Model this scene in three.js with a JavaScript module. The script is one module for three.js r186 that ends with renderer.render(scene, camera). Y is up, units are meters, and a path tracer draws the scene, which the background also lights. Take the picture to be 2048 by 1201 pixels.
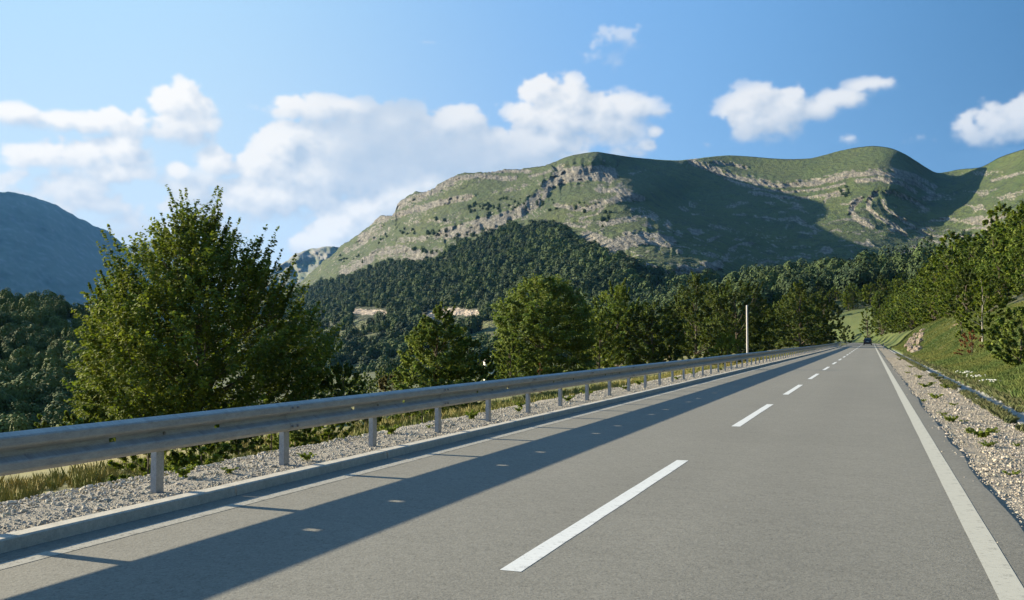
import * as THREE from 'three';
import { ImprovedNoise } from 'three/addons/math/ImprovedNoise.js';
import { mergeGeometries } from 'three/addons/utils/BufferGeometryUtils.js';

// ------------------------------------------------------------------ camera, sky, sun, exposure
// The place: the road runs along -z, x is to the right of the viewer's lane, y is up. The viewer stands at the origin, eyes 1.42 m above the road.
const scene = new THREE.Scene();
const FOCAL = 1950, EYE = 1.42, ROAD_X = 1742, HORIZON = 680;      // survey frame of 2048 x 1201
const YAW = Math.atan((ROAD_X - 1024) / FOCAL), PITCH = Math.atan((HORIZON - 600.5) / FOCAL);
const camera = new THREE.PerspectiveCamera(THREE.MathUtils.radToDeg(2 * Math.atan(600.5 / FOCAL)), 1024 / 600, 0.1, 40000);
camera.position.set(0, EYE, 0);
camera.rotation.order = 'YXZ';
camera.rotation.set(PITCH, YAW, 0);
scene.add(camera);

const EXPOSURE = 3.4;
const renderer = new THREE.WebGLRenderer({ antialias: true });
renderer.setSize(1024, 600);
renderer.toneMapping = THREE.LinearToneMapping;
renderer.toneMappingExposure = EXPOSURE;
renderer.shadowMap.enabled = true;

const SUN_EL = THREE.MathUtils.degToRad(16.6), SUN_FWD = THREE.MathUtils.degToRad(3);
const sunDir = new THREE.Vector3(-Math.cos(SUN_EL) * Math.cos(SUN_FWD), Math.sin(SUN_EL), -Math.cos(SUN_EL) * Math.sin(SUN_FWD));
const sun = new THREE.DirectionalLight(new THREE.Color().setRGB(1.0, 0.87, 0.62), 4.4);
sun.position.copy(sunDir).multiplyScalar(400).add(new THREE.Vector3(0, 0, -60));
sun.target.position.set(0, 0, -60);
sun.castShadow = true;
sun.shadow.mapSize.set(4096, 4096);
Object.assign(sun.shadow.camera, { left: -160, right: 160, top: 120, bottom: -120, near: 1, far: 1200 });
sun.shadow.radius = 1;
scene.add(sun, sun.target);

const FOG_DENSITY = 1.6e-5;
scene.fog = new THREE.FogExp2(new THREE.Color().setRGB(0.17, 0.48, 1.0), FOG_DENSITY);

// ------------------------------------------------------------------ small tools
function rng(seed) { let a = seed >>> 0; return () => { a = (a + 0x6D2B79F5) | 0; let t = Math.imul(a ^ (a >>> 15), 1 | a); t = (t + Math.imul(t ^ (t >>> 7), 61 | t)) ^ t; return ((t ^ (t >>> 14)) >>> 0) / 4294967296; }; }
const perlin = new ImprovedNoise();
const noise = (x, y, z = 0) => perlin.noise(x + 31.7, y + 17.3, z + 5.1);
function fbm(x, y, z = 0, oct = 4) { let a = 0.5, f = 1, s = 0; for (let i = 0; i < oct; i++) { s += a * noise(x * f, y * f, z * f); f *= 2.03; a *= 0.5; } return s; }
const clamp = (v, a = 0, b = 1) => Math.min(b, Math.max(a, v));
const sstep = (a, b, v) => { const t = clamp((v - a) / (b - a)); return t * t * (3 - 2 * t); };
const lerp = (a, b, t) => a + (b - a) * t;
const mix3 = (a, b, t) => [lerp(a[0], b[0], t), lerp(a[1], b[1], t), lerp(a[2], b[2], t)];
function poly(table, x) { // piecewise linear table of [x, y]
  if (x <= table[0][0]) return table[0][1];
  for (let i = 1; i < table.length; i++) if (x <= table[i][0]) { const [a, b] = [table[i - 1], table[i]]; return lerp(a[1], b[1], (x - a[0]) / (b[0] - a[0])); }
  return table[table.length - 1][1];
}
function smoothPoly(table, x) { // Catmull-like monotone curve through the table
  const n = table.length;
  if (x <= table[0][0]) return table[0][1];
  if (x >= table[n - 1][0]) return table[n - 1][1];
  let i = 1; while (x > table[i][0]) i++;
  const a = table[i - 1], b = table[i], h = b[0] - a[0], t = (x - a[0]) / h;
  const m0 = i > 1 ? (b[1] - table[i - 2][1]) / (b[0] - table[i - 2][0]) : (b[1] - a[1]) / h;
  const m1 = i < n - 1 ? (table[i + 1][1] - a[1]) / (table[i + 1][0] - a[0]) : (b[1] - a[1]) / h;
  const t2 = t * t, t3 = t2 * t;
  return (2 * t3 - 3 * t2 + 1) * a[1] + (t3 - 2 * t2 + t) * h * m0 + (-2 * t3 + 3 * t2) * b[1] + (t3 - t2) * h * m1;
}
const cy = Math.cos(YAW), sy = Math.sin(YAW), cp = Math.cos(PITCH), sp = Math.sin(PITCH);
// surveyed bearing (u, v) and forward distance in metres -> place in the world
function at(u, v, dist) {
  const a = (u - 1024) / FOCAL, b = (600.5 - v) / FOCAL;
  const fwd = cp - b * sp, up = sp + b * cp, k = dist / fwd;
  const right = a * k, f = dist;
  return new THREE.Vector3(right * cy - f * sy, EYE + up * k, -(right * sy + f * cy));
}
// ground place under bearing u at forward distance
function spot(u, dist) { const p = at(u, HORIZON, dist); return [p.x, -p.z]; }
const numbers = {};
function numbered(n) { const k = numbers[n] = (numbers[n] ?? -1) + 1; return k ? `${n}_${String(k).padStart(3, '0')}` : n; }
function tag(o, label, category, group, kind) { o.userData.label = label; if (category) o.userData.category = category; if (group) o.userData.group = group; if (kind) o.userData.kind = kind; return o; }
function lit(o) { o.castShadow = true; o.receiveShadow = true; return o; }
function mesh(name, geo, mat, parent) { const m = lit(new THREE.Mesh(geo, mat)); m.name = parent === scene ? numbered(name) : name; parent.add(m); return m; }
function base(name, x, y, z, turn = 0) { const g = new THREE.Group(); g.name = numbered(name); g.position.set(x, y, z); g.rotation.y = turn; scene.add(g); return g; }
function geoFrom(pos, idx, col, uv, normals) {
  const g = new THREE.BufferGeometry();
  g.setAttribute('position', new THREE.BufferAttribute(pos instanceof Float32Array ? pos : new Float32Array(pos), 3));
  if (col) g.setAttribute('color', new THREE.BufferAttribute(col instanceof Float32Array ? col : new Float32Array(col), 3));
  if (uv) g.setAttribute('uv', new THREE.BufferAttribute(uv instanceof Float32Array ? uv : new Float32Array(uv), 2));
  if (idx) g.setIndex(new THREE.BufferAttribute(idx instanceof Uint32Array ? idx : new Uint32Array(idx), 1));
  if (normals) g.setAttribute('normal', new THREE.BufferAttribute(normals, 3)); else g.computeVertexNormals();
  return g;
}

// ------------------------------------------------------------------ sky (air and clouds)
function buildSky() {
  const W = 4096, H = 2048, data = new Float32Array(W * H * 4), D = 180 / Math.PI;
  const camAz = YAW; // left of -z
  const bearing = (u, v) => { const a = Math.atan((u - 1024) / FOCAL); return [a * D, Math.atan((HORIZON - v) / FOCAL * Math.cos(a)) * D]; };
  // u, v, half width, half height, strength, greyness
  const survey = [
    [20, 226, 55, 20, 1, 0], [135, 244, 95, 20, 1, 0], [245, 238, 85, 28, 1, 0], [352, 205, 62, 42, 1.1, 0], [375, 246, 55, 24, 1, 0.1], [320, 265, 110, 22, 0.8, 0.3],
    [60, 312, 65, 24, 1, 0], [155, 298, 75, 32, 1, 0], [245, 298, 52, 34, 1, 0], [235, 348, 65, 28, 0.9, 0.1], [352, 341, 20, 14, 1, 0],
    [430, 318, 34, 26, 1, 0], [460, 335, 55, 16, 0.9, 0.1], [620, 212, 92, 22, 1, 0], [690, 208, 30, 10, 1, 0], [690, 240, 80, 30, 0.8, 0.7], 
    [575, 290, 62, 36, 1.5, 0], [545, 345, 75, 50, 1.3, 0.05], [615, 335, 70, 55, 1.3, 0.1], [530, 400, 78, 36, 1.4, 0.0], [630, 410, 80, 48, 0.9, 0.3], [660, 280, 40, 18, 1, 0.1],
    [760, 305, 165, 75, 1.25, 1], [890, 322, 165, 62, 1.25, 1], [1010, 318, 110, 42, 1.1, 0.95], [820, 350, 120, 60, 1.1, 0.95], [780, 245, 30, 12, 0.9, 0.2],
    [915, 242, 60, 28, 1.1, 0], [1000, 268, 34, 12, 0.9, 0.1], [860, 366, 36, 28, 1.7, 0], [800, 400, 66, 36, 1.7, 0], [740, 432, 66, 34, 1.7, 0], [685, 464, 66, 32, 1.7, 0], [640, 488, 60, 24, 1.6, 0],
    [1100, 182, 66, 34, 1.1, 0], [1140, 232, 115, 44, 1.2, 0], [1225, 212, 80, 22, 1, 0.05], [1075, 285, 100, 38, 1.1, 0.25], [1190, 262, 90, 25, 0.9, 0.5],
    [1252, 68, 40, 17, 0.26, 0], [1195, 106, 36, 24, 0.26, 0],
    [1530, 224, 76, 44, 1.15, 0], [1585, 200, 42, 28, 1, 0], [1640, 216, 46, 17, 0.95, 0], [1690, 195, 52, 17, 0.95, 0], [1748, 166, 46, 12, 0.85, 0], [1500, 250, 40, 18, 0.9, 0.3],
    [1692, 276, 42, 12, 0.5, 0.1], [1850, 272, 48, 13, 0.5, 0.3], [1985, 242, 66, 40, 1.15, 0.1], [2060, 228, 70, 40, 1.1, 0.1],
    [1300, 290, 24, 14, 0.7, 0.1], [1312, 262, 15, 11, 0.7, 0.1], [1318, 222, 22, 9, 0.6, 0], [1260, 300, 60, 12, 0.6, 0.3], [1400, 289, 36, 8, 0.55, 0.9], [1130, 310, 60, 20, 0.9, 0.2],
    [862, 77, 30, 1.3, 0.5, 0], [350, 440, 190, 44, 0.85, 0.5], [100, 390, 200, 50, 0.8, 0.35], [420, 390, 120, 40, 0.8, 0.5],
  ];
  const lumps = survey.map(([u, v, ru, rv, s, g]) => { const [a, e] = bearing(u, v); const k = Math.cos(a / D) ** 2 / FOCAL * D; return [a, e, ru * k * 1.15, rv * k * 1.3, s, g]; });
  const r = rng(77);
  for (let i = 0; i < 150; i++) { // the same broken cumulus goes on round the horizon, outside the view
    const a = 32 + r() * 296, e = 4 + r() * r() * 26;
    for (let k = 0; k < 3; k++) lumps.push([(a + (r() - 0.5) * 5 + 180) % 360 - 180, e + (r() - 0.5) * 2, 1 + r() * 3, 0.6 + r() * 1.2, 0.9 + r() * 0.3, r() * 0.5]);
  }
  const field = (az, el, x, y, z, out) => {
    let best = -1, g = 0, gw = 1e-6, low = 0;
    for (let i = 0; i < lumps.length; i++) {
      const L = lumps[i], de = (el - L[1]) / L[3];
      if (de > 2.2 || de < -2.2) continue;
      let da = az - L[0]; if (da > 180) da -= 360; else if (da < -180) da += 360;
      da /= L[2]; if (da > 2.2 || da < -2.2) continue;
      const f = L[4] * (1 - (da * da + de * de) * 0.55) ;
      if (f > best) best = f;
      if (f > -0.4) { const w = Math.exp(3 * f); g += L[5] * w; gw += w; low -= de * w; }
    }
    out[0] = best; out[1] = g / gw; out[2] = low / gw;
    return best;
  };
  const out = [0, 0, 0], tmp = [0, 0, 0];
  const cloudAt = (az, el, o) => {
    const ca = az / D - camAz * 0, x = Math.sin(ca) * Math.cos(el / D), y = Math.sin(el / D) * 1.25, z = Math.cos(ca) * Math.cos(el / D);
    const b = field(az, el, x, y, z, o);
    if (b < -0.75) return -1;
    const n = fbm(x * 15, y * 15, z * 15, 3) * 0.9 + fbm(x * 40 + 3, y * 40, z * 40, 5) * 0.95 + fbm(x * 120, y * 120, z * 120 + 4, 3) * 0.3;
    return b - 0.32 + n;
  };
  for (let row = 0; row < H; row++) {
    const el = ((row + 0.5) / H - 0.5) * 180;  // DataTexture rows run from the bottom up
    for (let colx = 0; colx < W; colx++) {
      // three's equirect: u = atan2(dir.z, dir.x) / 2pi + 0.5
      const th = ((colx + 0.5) / W - 0.5) * 2 * Math.PI, dx = Math.cos(th), dz = Math.sin(th);
      let az = (Math.atan2(dx, -dz) + YAW) * D; if (az > 180) az -= 360; if (az < -180) az += 360;
      const e0 = Math.max(el, 0), ce = Math.cos(e0 / D), se = Math.sin(e0 / D);
      const cg = dx * ce * sunDir.x + se * sunDir.y + dz * ce * sunDir.z, gam = Math.acos(clamp(cg, -1, 1)) * D;
      let c;
      const k1 = sstep(98, 66, gam), k2 = sstep(70, 40, gam), k3 = sstep(36, 4, gam);
      c = mix3([0.040, 0.165, 0.385], [0.17, 0.42, 0.82], k1);
      c = mix3(c, [0.36, 0.69, 1.0], k2);
      c = mix3(c, [0.80, 0.95, 1.15], k3 * 0.8);
      const hz = Math.exp(-e0 / lerp(9, 12.5, sstep(80, 45, gam))), side = lerp(0.32, 1.05, sstep(100, 45, gam));
      c = mix3(c, mix3([0.52, 0.74, 0.90], [0.84, 0.92, 0.97], sstep(85, 45, gam)), clamp(hz * side * 1.15));
      if (el > 0 && el < 34) {
        const d = cloudAt(az, el, out);
        if (d > -0.05) {
          const g = out[1], thin = sstep(0.15, 0.75, out[0]);
          const d2 = cloudAt(az - 0.75, el + 0.65, tmp);
          const soft = sstep(-0.3, 0.6, out[2]), cover = sstep(lerp(0, -0.08, soft), lerp(0.3, 0.6, soft), d);
          const light = clamp(0.60 + 0.95 * (d - d2) - 0.2 * clamp(d - 0.5), 0, 1) * (1 - 0.8 * g) * (1 - 0.55 * sstep(-0.1, 0.9, out[2]));
          const whiten = sstep(96, 40, gam);
          const dark = mix3([0.40, 0.50, 0.63], [0.56, 0.66, 0.78], whiten), white = mix3([0.84, 0.85, 0.86], [1.08, 1.04, 0.98], whiten);
          c = mix3(c, mix3(dark, white, light), cover * lerp(0.45, 0.96, thin));
        }
      }
      const i = (row * W + colx) * 4;
      data[i] = c[0] / EXPOSURE; data[i + 1] = c[1] / EXPOSURE; data[i + 2] = c[2] / EXPOSURE; data[i + 3] = 1;
    }
  }
  const t = new THREE.DataTexture(data, W, H, THREE.RGBAFormat, THREE.FloatType);
  t.mapping = THREE.EquirectangularReflectionMapping; t.magFilter = THREE.LinearFilter; t.minFilter = THREE.LinearFilter; t.needsUpdate = true;
  return t;
}
scene.background = buildSky();
scene.environment = scene.background;

// ------------------------------------------------------------------ textures and materials
function tileNoise(size, cells, seed) { // tileable value noise, 0..1
  const r = rng(seed), g = new Float32Array(cells * cells); for (let i = 0; i < g.length; i++) g[i] = r();
  const o = new Float32Array(size * size);
  for (let y = 0; y < size; y++) for (let x = 0; x < size; x++) {
    const fx = x / size * cells, fy = y / size * cells, x0 = Math.floor(fx), y0 = Math.floor(fy);
    let tx = fx - x0, ty = fy - y0; tx = tx * tx * (3 - 2 * tx); ty = ty * ty * (3 - 2 * ty);
    const x1 = (x0 + 1) % cells, y1 = (y0 + 1) % cells;
    o[y * size + x] = lerp(lerp(g[y0 * cells + x0], g[y0 * cells + x1], tx), lerp(g[y1 * cells + x0], g[y1 * cells + x1], tx), ty);
  }
  return o;
}
function tex(size, fn, srgb = true) {
  const d = new Uint8Array(size * size * 4);
  const enc = (v) => srgb ? 255 * (v <= 0.0031308 ? 12.92 * v : 1.055 * Math.pow(v, 1 / 2.4) - 0.055) : 255 * v;
  for (let i = 0; i < size * size; i++) { const c = fn(i, i % size, Math.floor(i / size)); for (let k = 0; k < 3; k++) d[i * 4 + k] = clamp(enc(clamp(c[k])), 0, 255); d[i * 4 + 3] = 255; }
  const t = new THREE.DataTexture(d, size, size, THREE.RGBAFormat);
  t.wrapS = t.wrapT = THREE.RepeatWrapping; t.magFilter = THREE.LinearFilter; t.minFilter = THREE.LinearMipmapLinearFilter; t.generateMipmaps = true;
  if (srgb) t.colorSpace = THREE.SRGBColorSpace; t.needsUpdate = true; return t;
}
const N = { a: tileNoise(512, 256, 1), b: tileNoise(512, 96, 2), c: tileNoise(512, 24, 3), d: tileNoise(512, 7, 4), e: tileNoise(512, 180, 5) };
const asphaltMap = tex(512, (i) => { const v = 0.80 + 0.34 * (N.a[i] - 0.5) + 0.26 * (N.b[i] - 0.5) + 0.10 * (N.c[i] - 0.5) + (N.e[i] > 0.9 ? 0.16 : 0) - (N.a[i] < 0.08 ? 0.16 : 0) + (N.b[i] > 0.93 ? 0.2 : 0) - (N.b[i] < 0.07 ? 0.22 : 0); return [v, v * 0.995, v * 0.97]; });
const asphaltBump = tex(512, (i) => { const v = 0.5 + 0.5 * (N.a[i] - 0.5) + 0.4 * (N.b[i] - 0.5); return [v, v, v]; }, false);
const grainMap = tex(512, (i) => { const v = 0.82 + 0.22 * (N.a[i] - 0.5) + 0.18 * (N.b[i] - 0.5) + 0.18 * (N.c[i] - 0.5) + 0.1 * (N.d[i] - 0.5); return [v, v, v]; });
const grassMap = tex(512, (i) => { const v = 0.72 + 0.45 * (N.a[i] - 0.5) + 0.4 * (N.b[i] - 0.5) + 0.3 * (N.c[i] - 0.5); return [v * (0.92 + 0.25 * N.c[i]), v, v * 0.9]; });
const hillMap = tex(512, (i) => { const v = 0.80 + 0.42 * (N.a[i] - 0.5) + 0.42 * (N.b[i] - 0.5) + 0.36 * (N.c[i] - 0.5) + 0.2 * (N.d[i] - 0.5); return [v, v, v * 0.98]; });
const hillBump = tex(512, (i) => { const v = 0.5 + 0.3 * (N.a[i] - 0.5) + 0.45 * (N.b[i] - 0.5) + 0.7 * (N.c[i] - 0.5); return [v, v, v]; }, false);
const gravelMap = tex(512, (i) => { const v = 0.70 + 0.55 * (N.b[i] - 0.5) + 0.35 * (N.a[i] - 0.5) + 0.22 * (N.c[i] - 0.5); return [v, v * 0.97, v * 0.92]; });
const gravelBump = tex(512, (i) => { const v = 0.5 + 0.8 * (N.b[i] - 0.5) + 0.2 * (N.a[i] - 0.5); return [v, v, v]; }, false);
const paintMap = tex(512, (i) => { const v = 0.93 + 0.10 * (N.a[i] - 0.5) + 0.08 * (N.c[i] - 0.5) - (N.b[i] * N.c[i] < 0.06 ? 0.22 : 0); return [v, v * 0.995, v * 0.97]; });
const wornMap = tex(512, (i) => { const w = N.b[i] * 0.6 + N.c[i] * 0.4, v = w < 0.36 ? 0.45 : 0.86 + 0.2 * (N.a[i] - 0.5); return [v, v * 0.985, v * 0.94]; });
const std = (rgb, rough, extra = {}) => new THREE.MeshStandardMaterial({ color: new THREE.Color().setRGB(...rgb), roughness: rough, metalness: 0, ...extra });
const M = {
  asphalt: std([0.188, 0.180, 0.161], 0.88, { map: asphaltMap, bumpMap: asphaltBump, bumpScale: 0.002, vertexColors: true }),
  dash: std([0.63, 0.635, 0.64], 0.7, { map: paintMap }),
  edge: std([0.44, 0.425, 0.375], 0.8, { map: paintMap }),
  edgeWorn: std([0.345, 0.335, 0.31], 0.8, { map: wornMap }),
  concrete: std([0.52, 0.485, 0.425], 0.9, { map: grainMap, bumpMap: asphaltBump, bumpScale: 0.001 }),
  ditch: std([0.27, 0.27, 0.265], 0.85, { map: grainMap }),
  gravel: std([0.38, 0.35, 0.31], 0.95, { map: gravelMap, bumpMap: gravelBump, bumpScale: 0.02, vertexColors: true }),
  stone: std([0.37, 0.342, 0.30], 0.92),
  zinc: std([0.40, 0.41, 0.41], 0.65, { metalness: 0.1, map: grainMap }),
  zincPost: std([0.36, 0.385, 0.42], 0.6, { metalness: 0.2, map: grainMap }),
  bolt: std([0.22, 0.22, 0.23], 0.5, { metalness: 0.6 }),
  ground: std([1, 1, 1], 0.95, { map: grassMap, vertexColors: true }),
  hill: std([1, 1, 1], 0.95, { vertexColors: true }),
  limestone: std([1.2, 1.2, 1.2], 0.95, { vertexColors: true, map: hillMap, bumpMap: hillBump, bumpScale: 9 }),
  rock: std([1, 1, 1], 0.92, { vertexColors: true, map: grainMap }),
  bark: std([0.10, 0.08, 0.06], 0.95),
  birchBark: std([0.30, 0.28, 0.25], 0.85),
  leaf: new THREE.MeshPhysicalMaterial({ color: 0xffffff, roughness: 0.85, vertexColors: true, transmission: 0.46, thickness: 0, specularIntensity: 0.22, side: THREE.DoubleSide }),
  farLeaf: std([1, 1, 1], 0.9, { side: THREE.DoubleSide, vertexColors: true }),
  blade: std([1, 1, 1], 0.8, { side: THREE.DoubleSide, vertexColors: true }),
  white: std([0.52, 0.49, 0.49], 0.5),
  black: std([0.012, 0.012, 0.014], 0.25),
  tyre: std([0.015, 0.015, 0.015], 0.9),
  glass: std([0.01, 0.011, 0.013], 0.08),
  tail: std([0.35, 0.012, 0.01], 0.25),
  plate: std([0.7, 0.7, 0.68], 0.5),
  rim: std([0.4, 0.4, 0.42], 0.35, { metalness: 0.7 }),
  plaster: std([0.72, 0.70, 0.66], 0.9),
  roofTile: std([0.34, 0.31, 0.29], 0.9),
  reflector: std([0.45, 0.03, 0.02], 0.3),
};

// ------------------------------------------------------------------ lofted far relief
function thinPlate(pts) { // [u, v, value] -> smooth function through the points
  const n = pts.length, A = [], m = n + 3, K = (r2) => r2 < 1e-12 ? 0 : r2 * Math.log(r2);
  const P = pts.map(([u, v, d]) => [u / 500, v / 500 * 2, Math.log(d)]);
  for (let i = 0; i < m; i++) A.push(new Float64Array(m + 1));
  for (let i = 0; i < n; i++) {
    for (let j = 0; j < n; j++) A[i][j] = K((P[i][0] - P[j][0]) ** 2 + (P[i][1] - P[j][1]) ** 2) + (i === j ? 2e-3 : 0);
    A[i][n] = 1; A[i][n + 1] = P[i][0]; A[i][n + 2] = P[i][1]; A[i][m] = P[i][2];
    A[n][i] = 1; A[n + 1][i] = P[i][0]; A[n + 2][i] = P[i][1];
  }
  for (let c = 0; c < m; c++) {
    let p = c; for (let r = c + 1; r < m; r++) if (Math.abs(A[r][c]) > Math.abs(A[p][c])) p = r;
    [A[c], A[p]] = [A[p], A[c]];
    for (let r = c + 1; r < m; r++) { const f = A[r][c] / A[c][c]; if (f) for (let k = c; k <= m; k++) A[r][k] -= f * A[c][k]; }
  }
  const w = new Float64Array(m);
  for (let r = m - 1; r >= 0; r--) { let s = A[r][m]; for (let k = r + 1; k < m; k++) s -= A[r][k] * w[k]; w[r] = s / A[r][r]; }
  return (u, v) => {
    const x = u / 500, y = v / 500 * 2; let s = w[n] + w[n + 1] * x + w[n + 2] * y;
    for (let i = 0; i < n; i++) { const dx = x - P[i][0], dy = y - P[i][1]; s += w[i] * K(dx * dx + dy * dy); }
    return Math.exp(s);
  };
}
// A mountainside from its foot line to its crest line, then down its far side. reach(u, v) is the distance, paint(u, v, p) the ground colour.
function loft(name, u0, u1, du, rows, foot, crest, reach, relief, paint, material, backDrop = 0.5) {
  const cols = Math.round((u1 - u0) / du) + 1, back = 5, R = rows + back, pos = new Float32Array(cols * R * 3), col = new Float32Array(cols * R * 3), uv = new Float32Array(cols * R * 2);
  for (let i = 0; i < cols; i++) {
    const u = u0 + i * du, vc = crest(u), vf = foot(u);
    let top;
    for (let j = 0; j < R; j++) {
      const k = (i * R + j) * 3;
      let p, c;
      if (j < rows) {
        const t = j / (rows - 1), v = lerp(vf, vc, t);
        const d = reach(u, v);
        p = at(u, v, d + relief(u, v, d) * sstep(0, 0.02, 1 - t));
        c = paint(u, v, p, d);
        if (j === rows - 1) top = { p, c, d };
      } else {
        const q = (j - rows + 1) / back, dir = new THREE.Vector3(top.p.x, 0, top.p.z).normalize(), rise = Math.max(top.p.y, 20);
        p = top.p.clone().addScaledVector(dir, rise * q * q * 2.2 + q * 20); p.y -= rise * q * q * 1.05; c = top.c;
      }
      uv[k / 3 * 2] = (p.x + 0.37 * p.z) / 230; uv[k / 3 * 2 + 1] = (p.y * 1.5 - 0.45 * p.z + 0.2 * p.x) / 230;
      pos[k] = p.x; pos[k + 1] = p.y; pos[k + 2] = p.z; col[k] = c[0]; col[k + 1] = c[1]; col[k + 2] = c[2];
    }
  }
  const idx = new Uint32Array((cols - 1) * (R - 1) * 6); let q = 0;
  for (let i = 0; i < cols - 1; i++) for (let j = 0; j < R - 1; j++) { const a = i * R + j, b = a + R; idx[q++] = a; idx[q++] = b; idx[q++] = a + 1; idx[q++] = b; idx[q++] = b + 1; idx[q++] = a + 1; }
  return mesh(name, geoFrom(pos, idx, col, uv), material, scene);
}
// --- the green limestone mountain
const crestLine = [[340, 690], [420, 655], [500, 615], [590, 572], [640, 530], [680, 495], [700, 480], [740, 450], [765, 432], [788, 428], [795, 410], [830, 384], [852, 383], [880, 368], [900, 355], [925, 347], [960, 345], [1000, 341], [1050, 337], [1100, 328], [1130, 315], [1165, 307], [1195, 304], [1215, 307], [1260, 314], [1300, 318], [1350, 321], [1380, 319], [1420, 314], [1460, 311], [1510, 314], [1560, 318], [1620, 317], [1650, 310], [1680, 302], [1715, 295], [1745, 292], [1770, 294], [1790, 299], [1810, 308], [1830, 320], [1850, 333], [1872, 345], [1890, 345], [1920, 339], [1960, 335], [1980, 326], [2000, 315], [2048, 299], [2150, 272], [2300, 255], [2420, 250]];
const mountainCrest = (u) => smoothPoly(crestLine, u) + (fbm(u / 22, 3.3, 1, 3) * 7 + fbm(u / 5, 9, 2, 2) * 3.4) * (u < 1010 ? 1 : u < 1110 ? 0.6 : 0.12);
const mountainFoot = (u) => poly([[340, 830], [1100, 800], [1500, 715], [2420, 715]], u);
const mountainReach = thinPlate([
  [340, 790, 950], [400, 662, 4300], [400, 720, 1900], [500, 780, 850], [500, 618, 4200], [500, 680, 1900],
  [600, 790, 800], [600, 740, 1000], [600, 680, 1400], [600, 620, 2300], [600, 572, 3700],
  [700, 800, 740], [700, 740, 900], [700, 680, 1150], [700, 620, 1600], [700, 550, 2500], [700, 482, 3700],
  [800, 800, 680], [800, 740, 850], [800, 680, 1050], [800, 620, 1380], [800, 540, 2000], [800, 460, 2800], [800, 405, 3300],
  [925, 800, 630], [925, 740, 780], [925, 680, 950], [925, 620, 1200], [925, 540, 1600], [925, 460, 2150], [925, 400, 2600], [925, 348, 3000],
  [1060, 800, 590], [1060, 700, 820], [1060, 640, 980], [1060, 560, 1250], [1060, 480, 1650], [1060, 400, 2200], [1060, 334, 2750],
  [1200, 760, 600], [1200, 680, 760], [1200, 600, 930], [1200, 520, 1180], [1200, 440, 1600], [1200, 370, 2050], [1200, 305, 2500],
  [1270, 385, 1900], [1330, 455, 1500], [1440, 525, 1230], [1300, 560, 1020], [1400, 600, 960],
  [1262, 330, 2660], [1300, 318, 2920], [1360, 400, 2400], [1400, 319, 3000], [1440, 440, 2050], [1500, 400, 2450], [1500, 500, 1680], [1560, 560, 1400], [1560, 318, 2880], [1590, 470, 1960], [1600, 400, 2450],
  [1640, 590, 1230], [1700, 299, 2720], [1700, 360, 2350], [1700, 430, 2060], [1700, 500, 1740], [1700, 570, 1420], [1700, 690, 850],
  [1800, 303, 2480], [1800, 360, 2200], [1800, 430, 2000], [1800, 500, 1760], [1800, 600, 1300], [1800, 700, 800],
  [1880, 345, 2750], [1900, 395, 2300], [1900, 460, 1900], [1900, 560, 1400], [1900, 700, 700], [1980, 330, 2420], [1980, 400, 1900],
  [2048, 299, 2150], [2048, 360, 1800], [2048, 440, 1400], [2048, 560, 980], [2048, 700, 600], [2300, 255, 1850], [2300, 440, 1150], [2300, 700, 500], [1400, 710, 700], [1550, 710, 750],
]);
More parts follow.
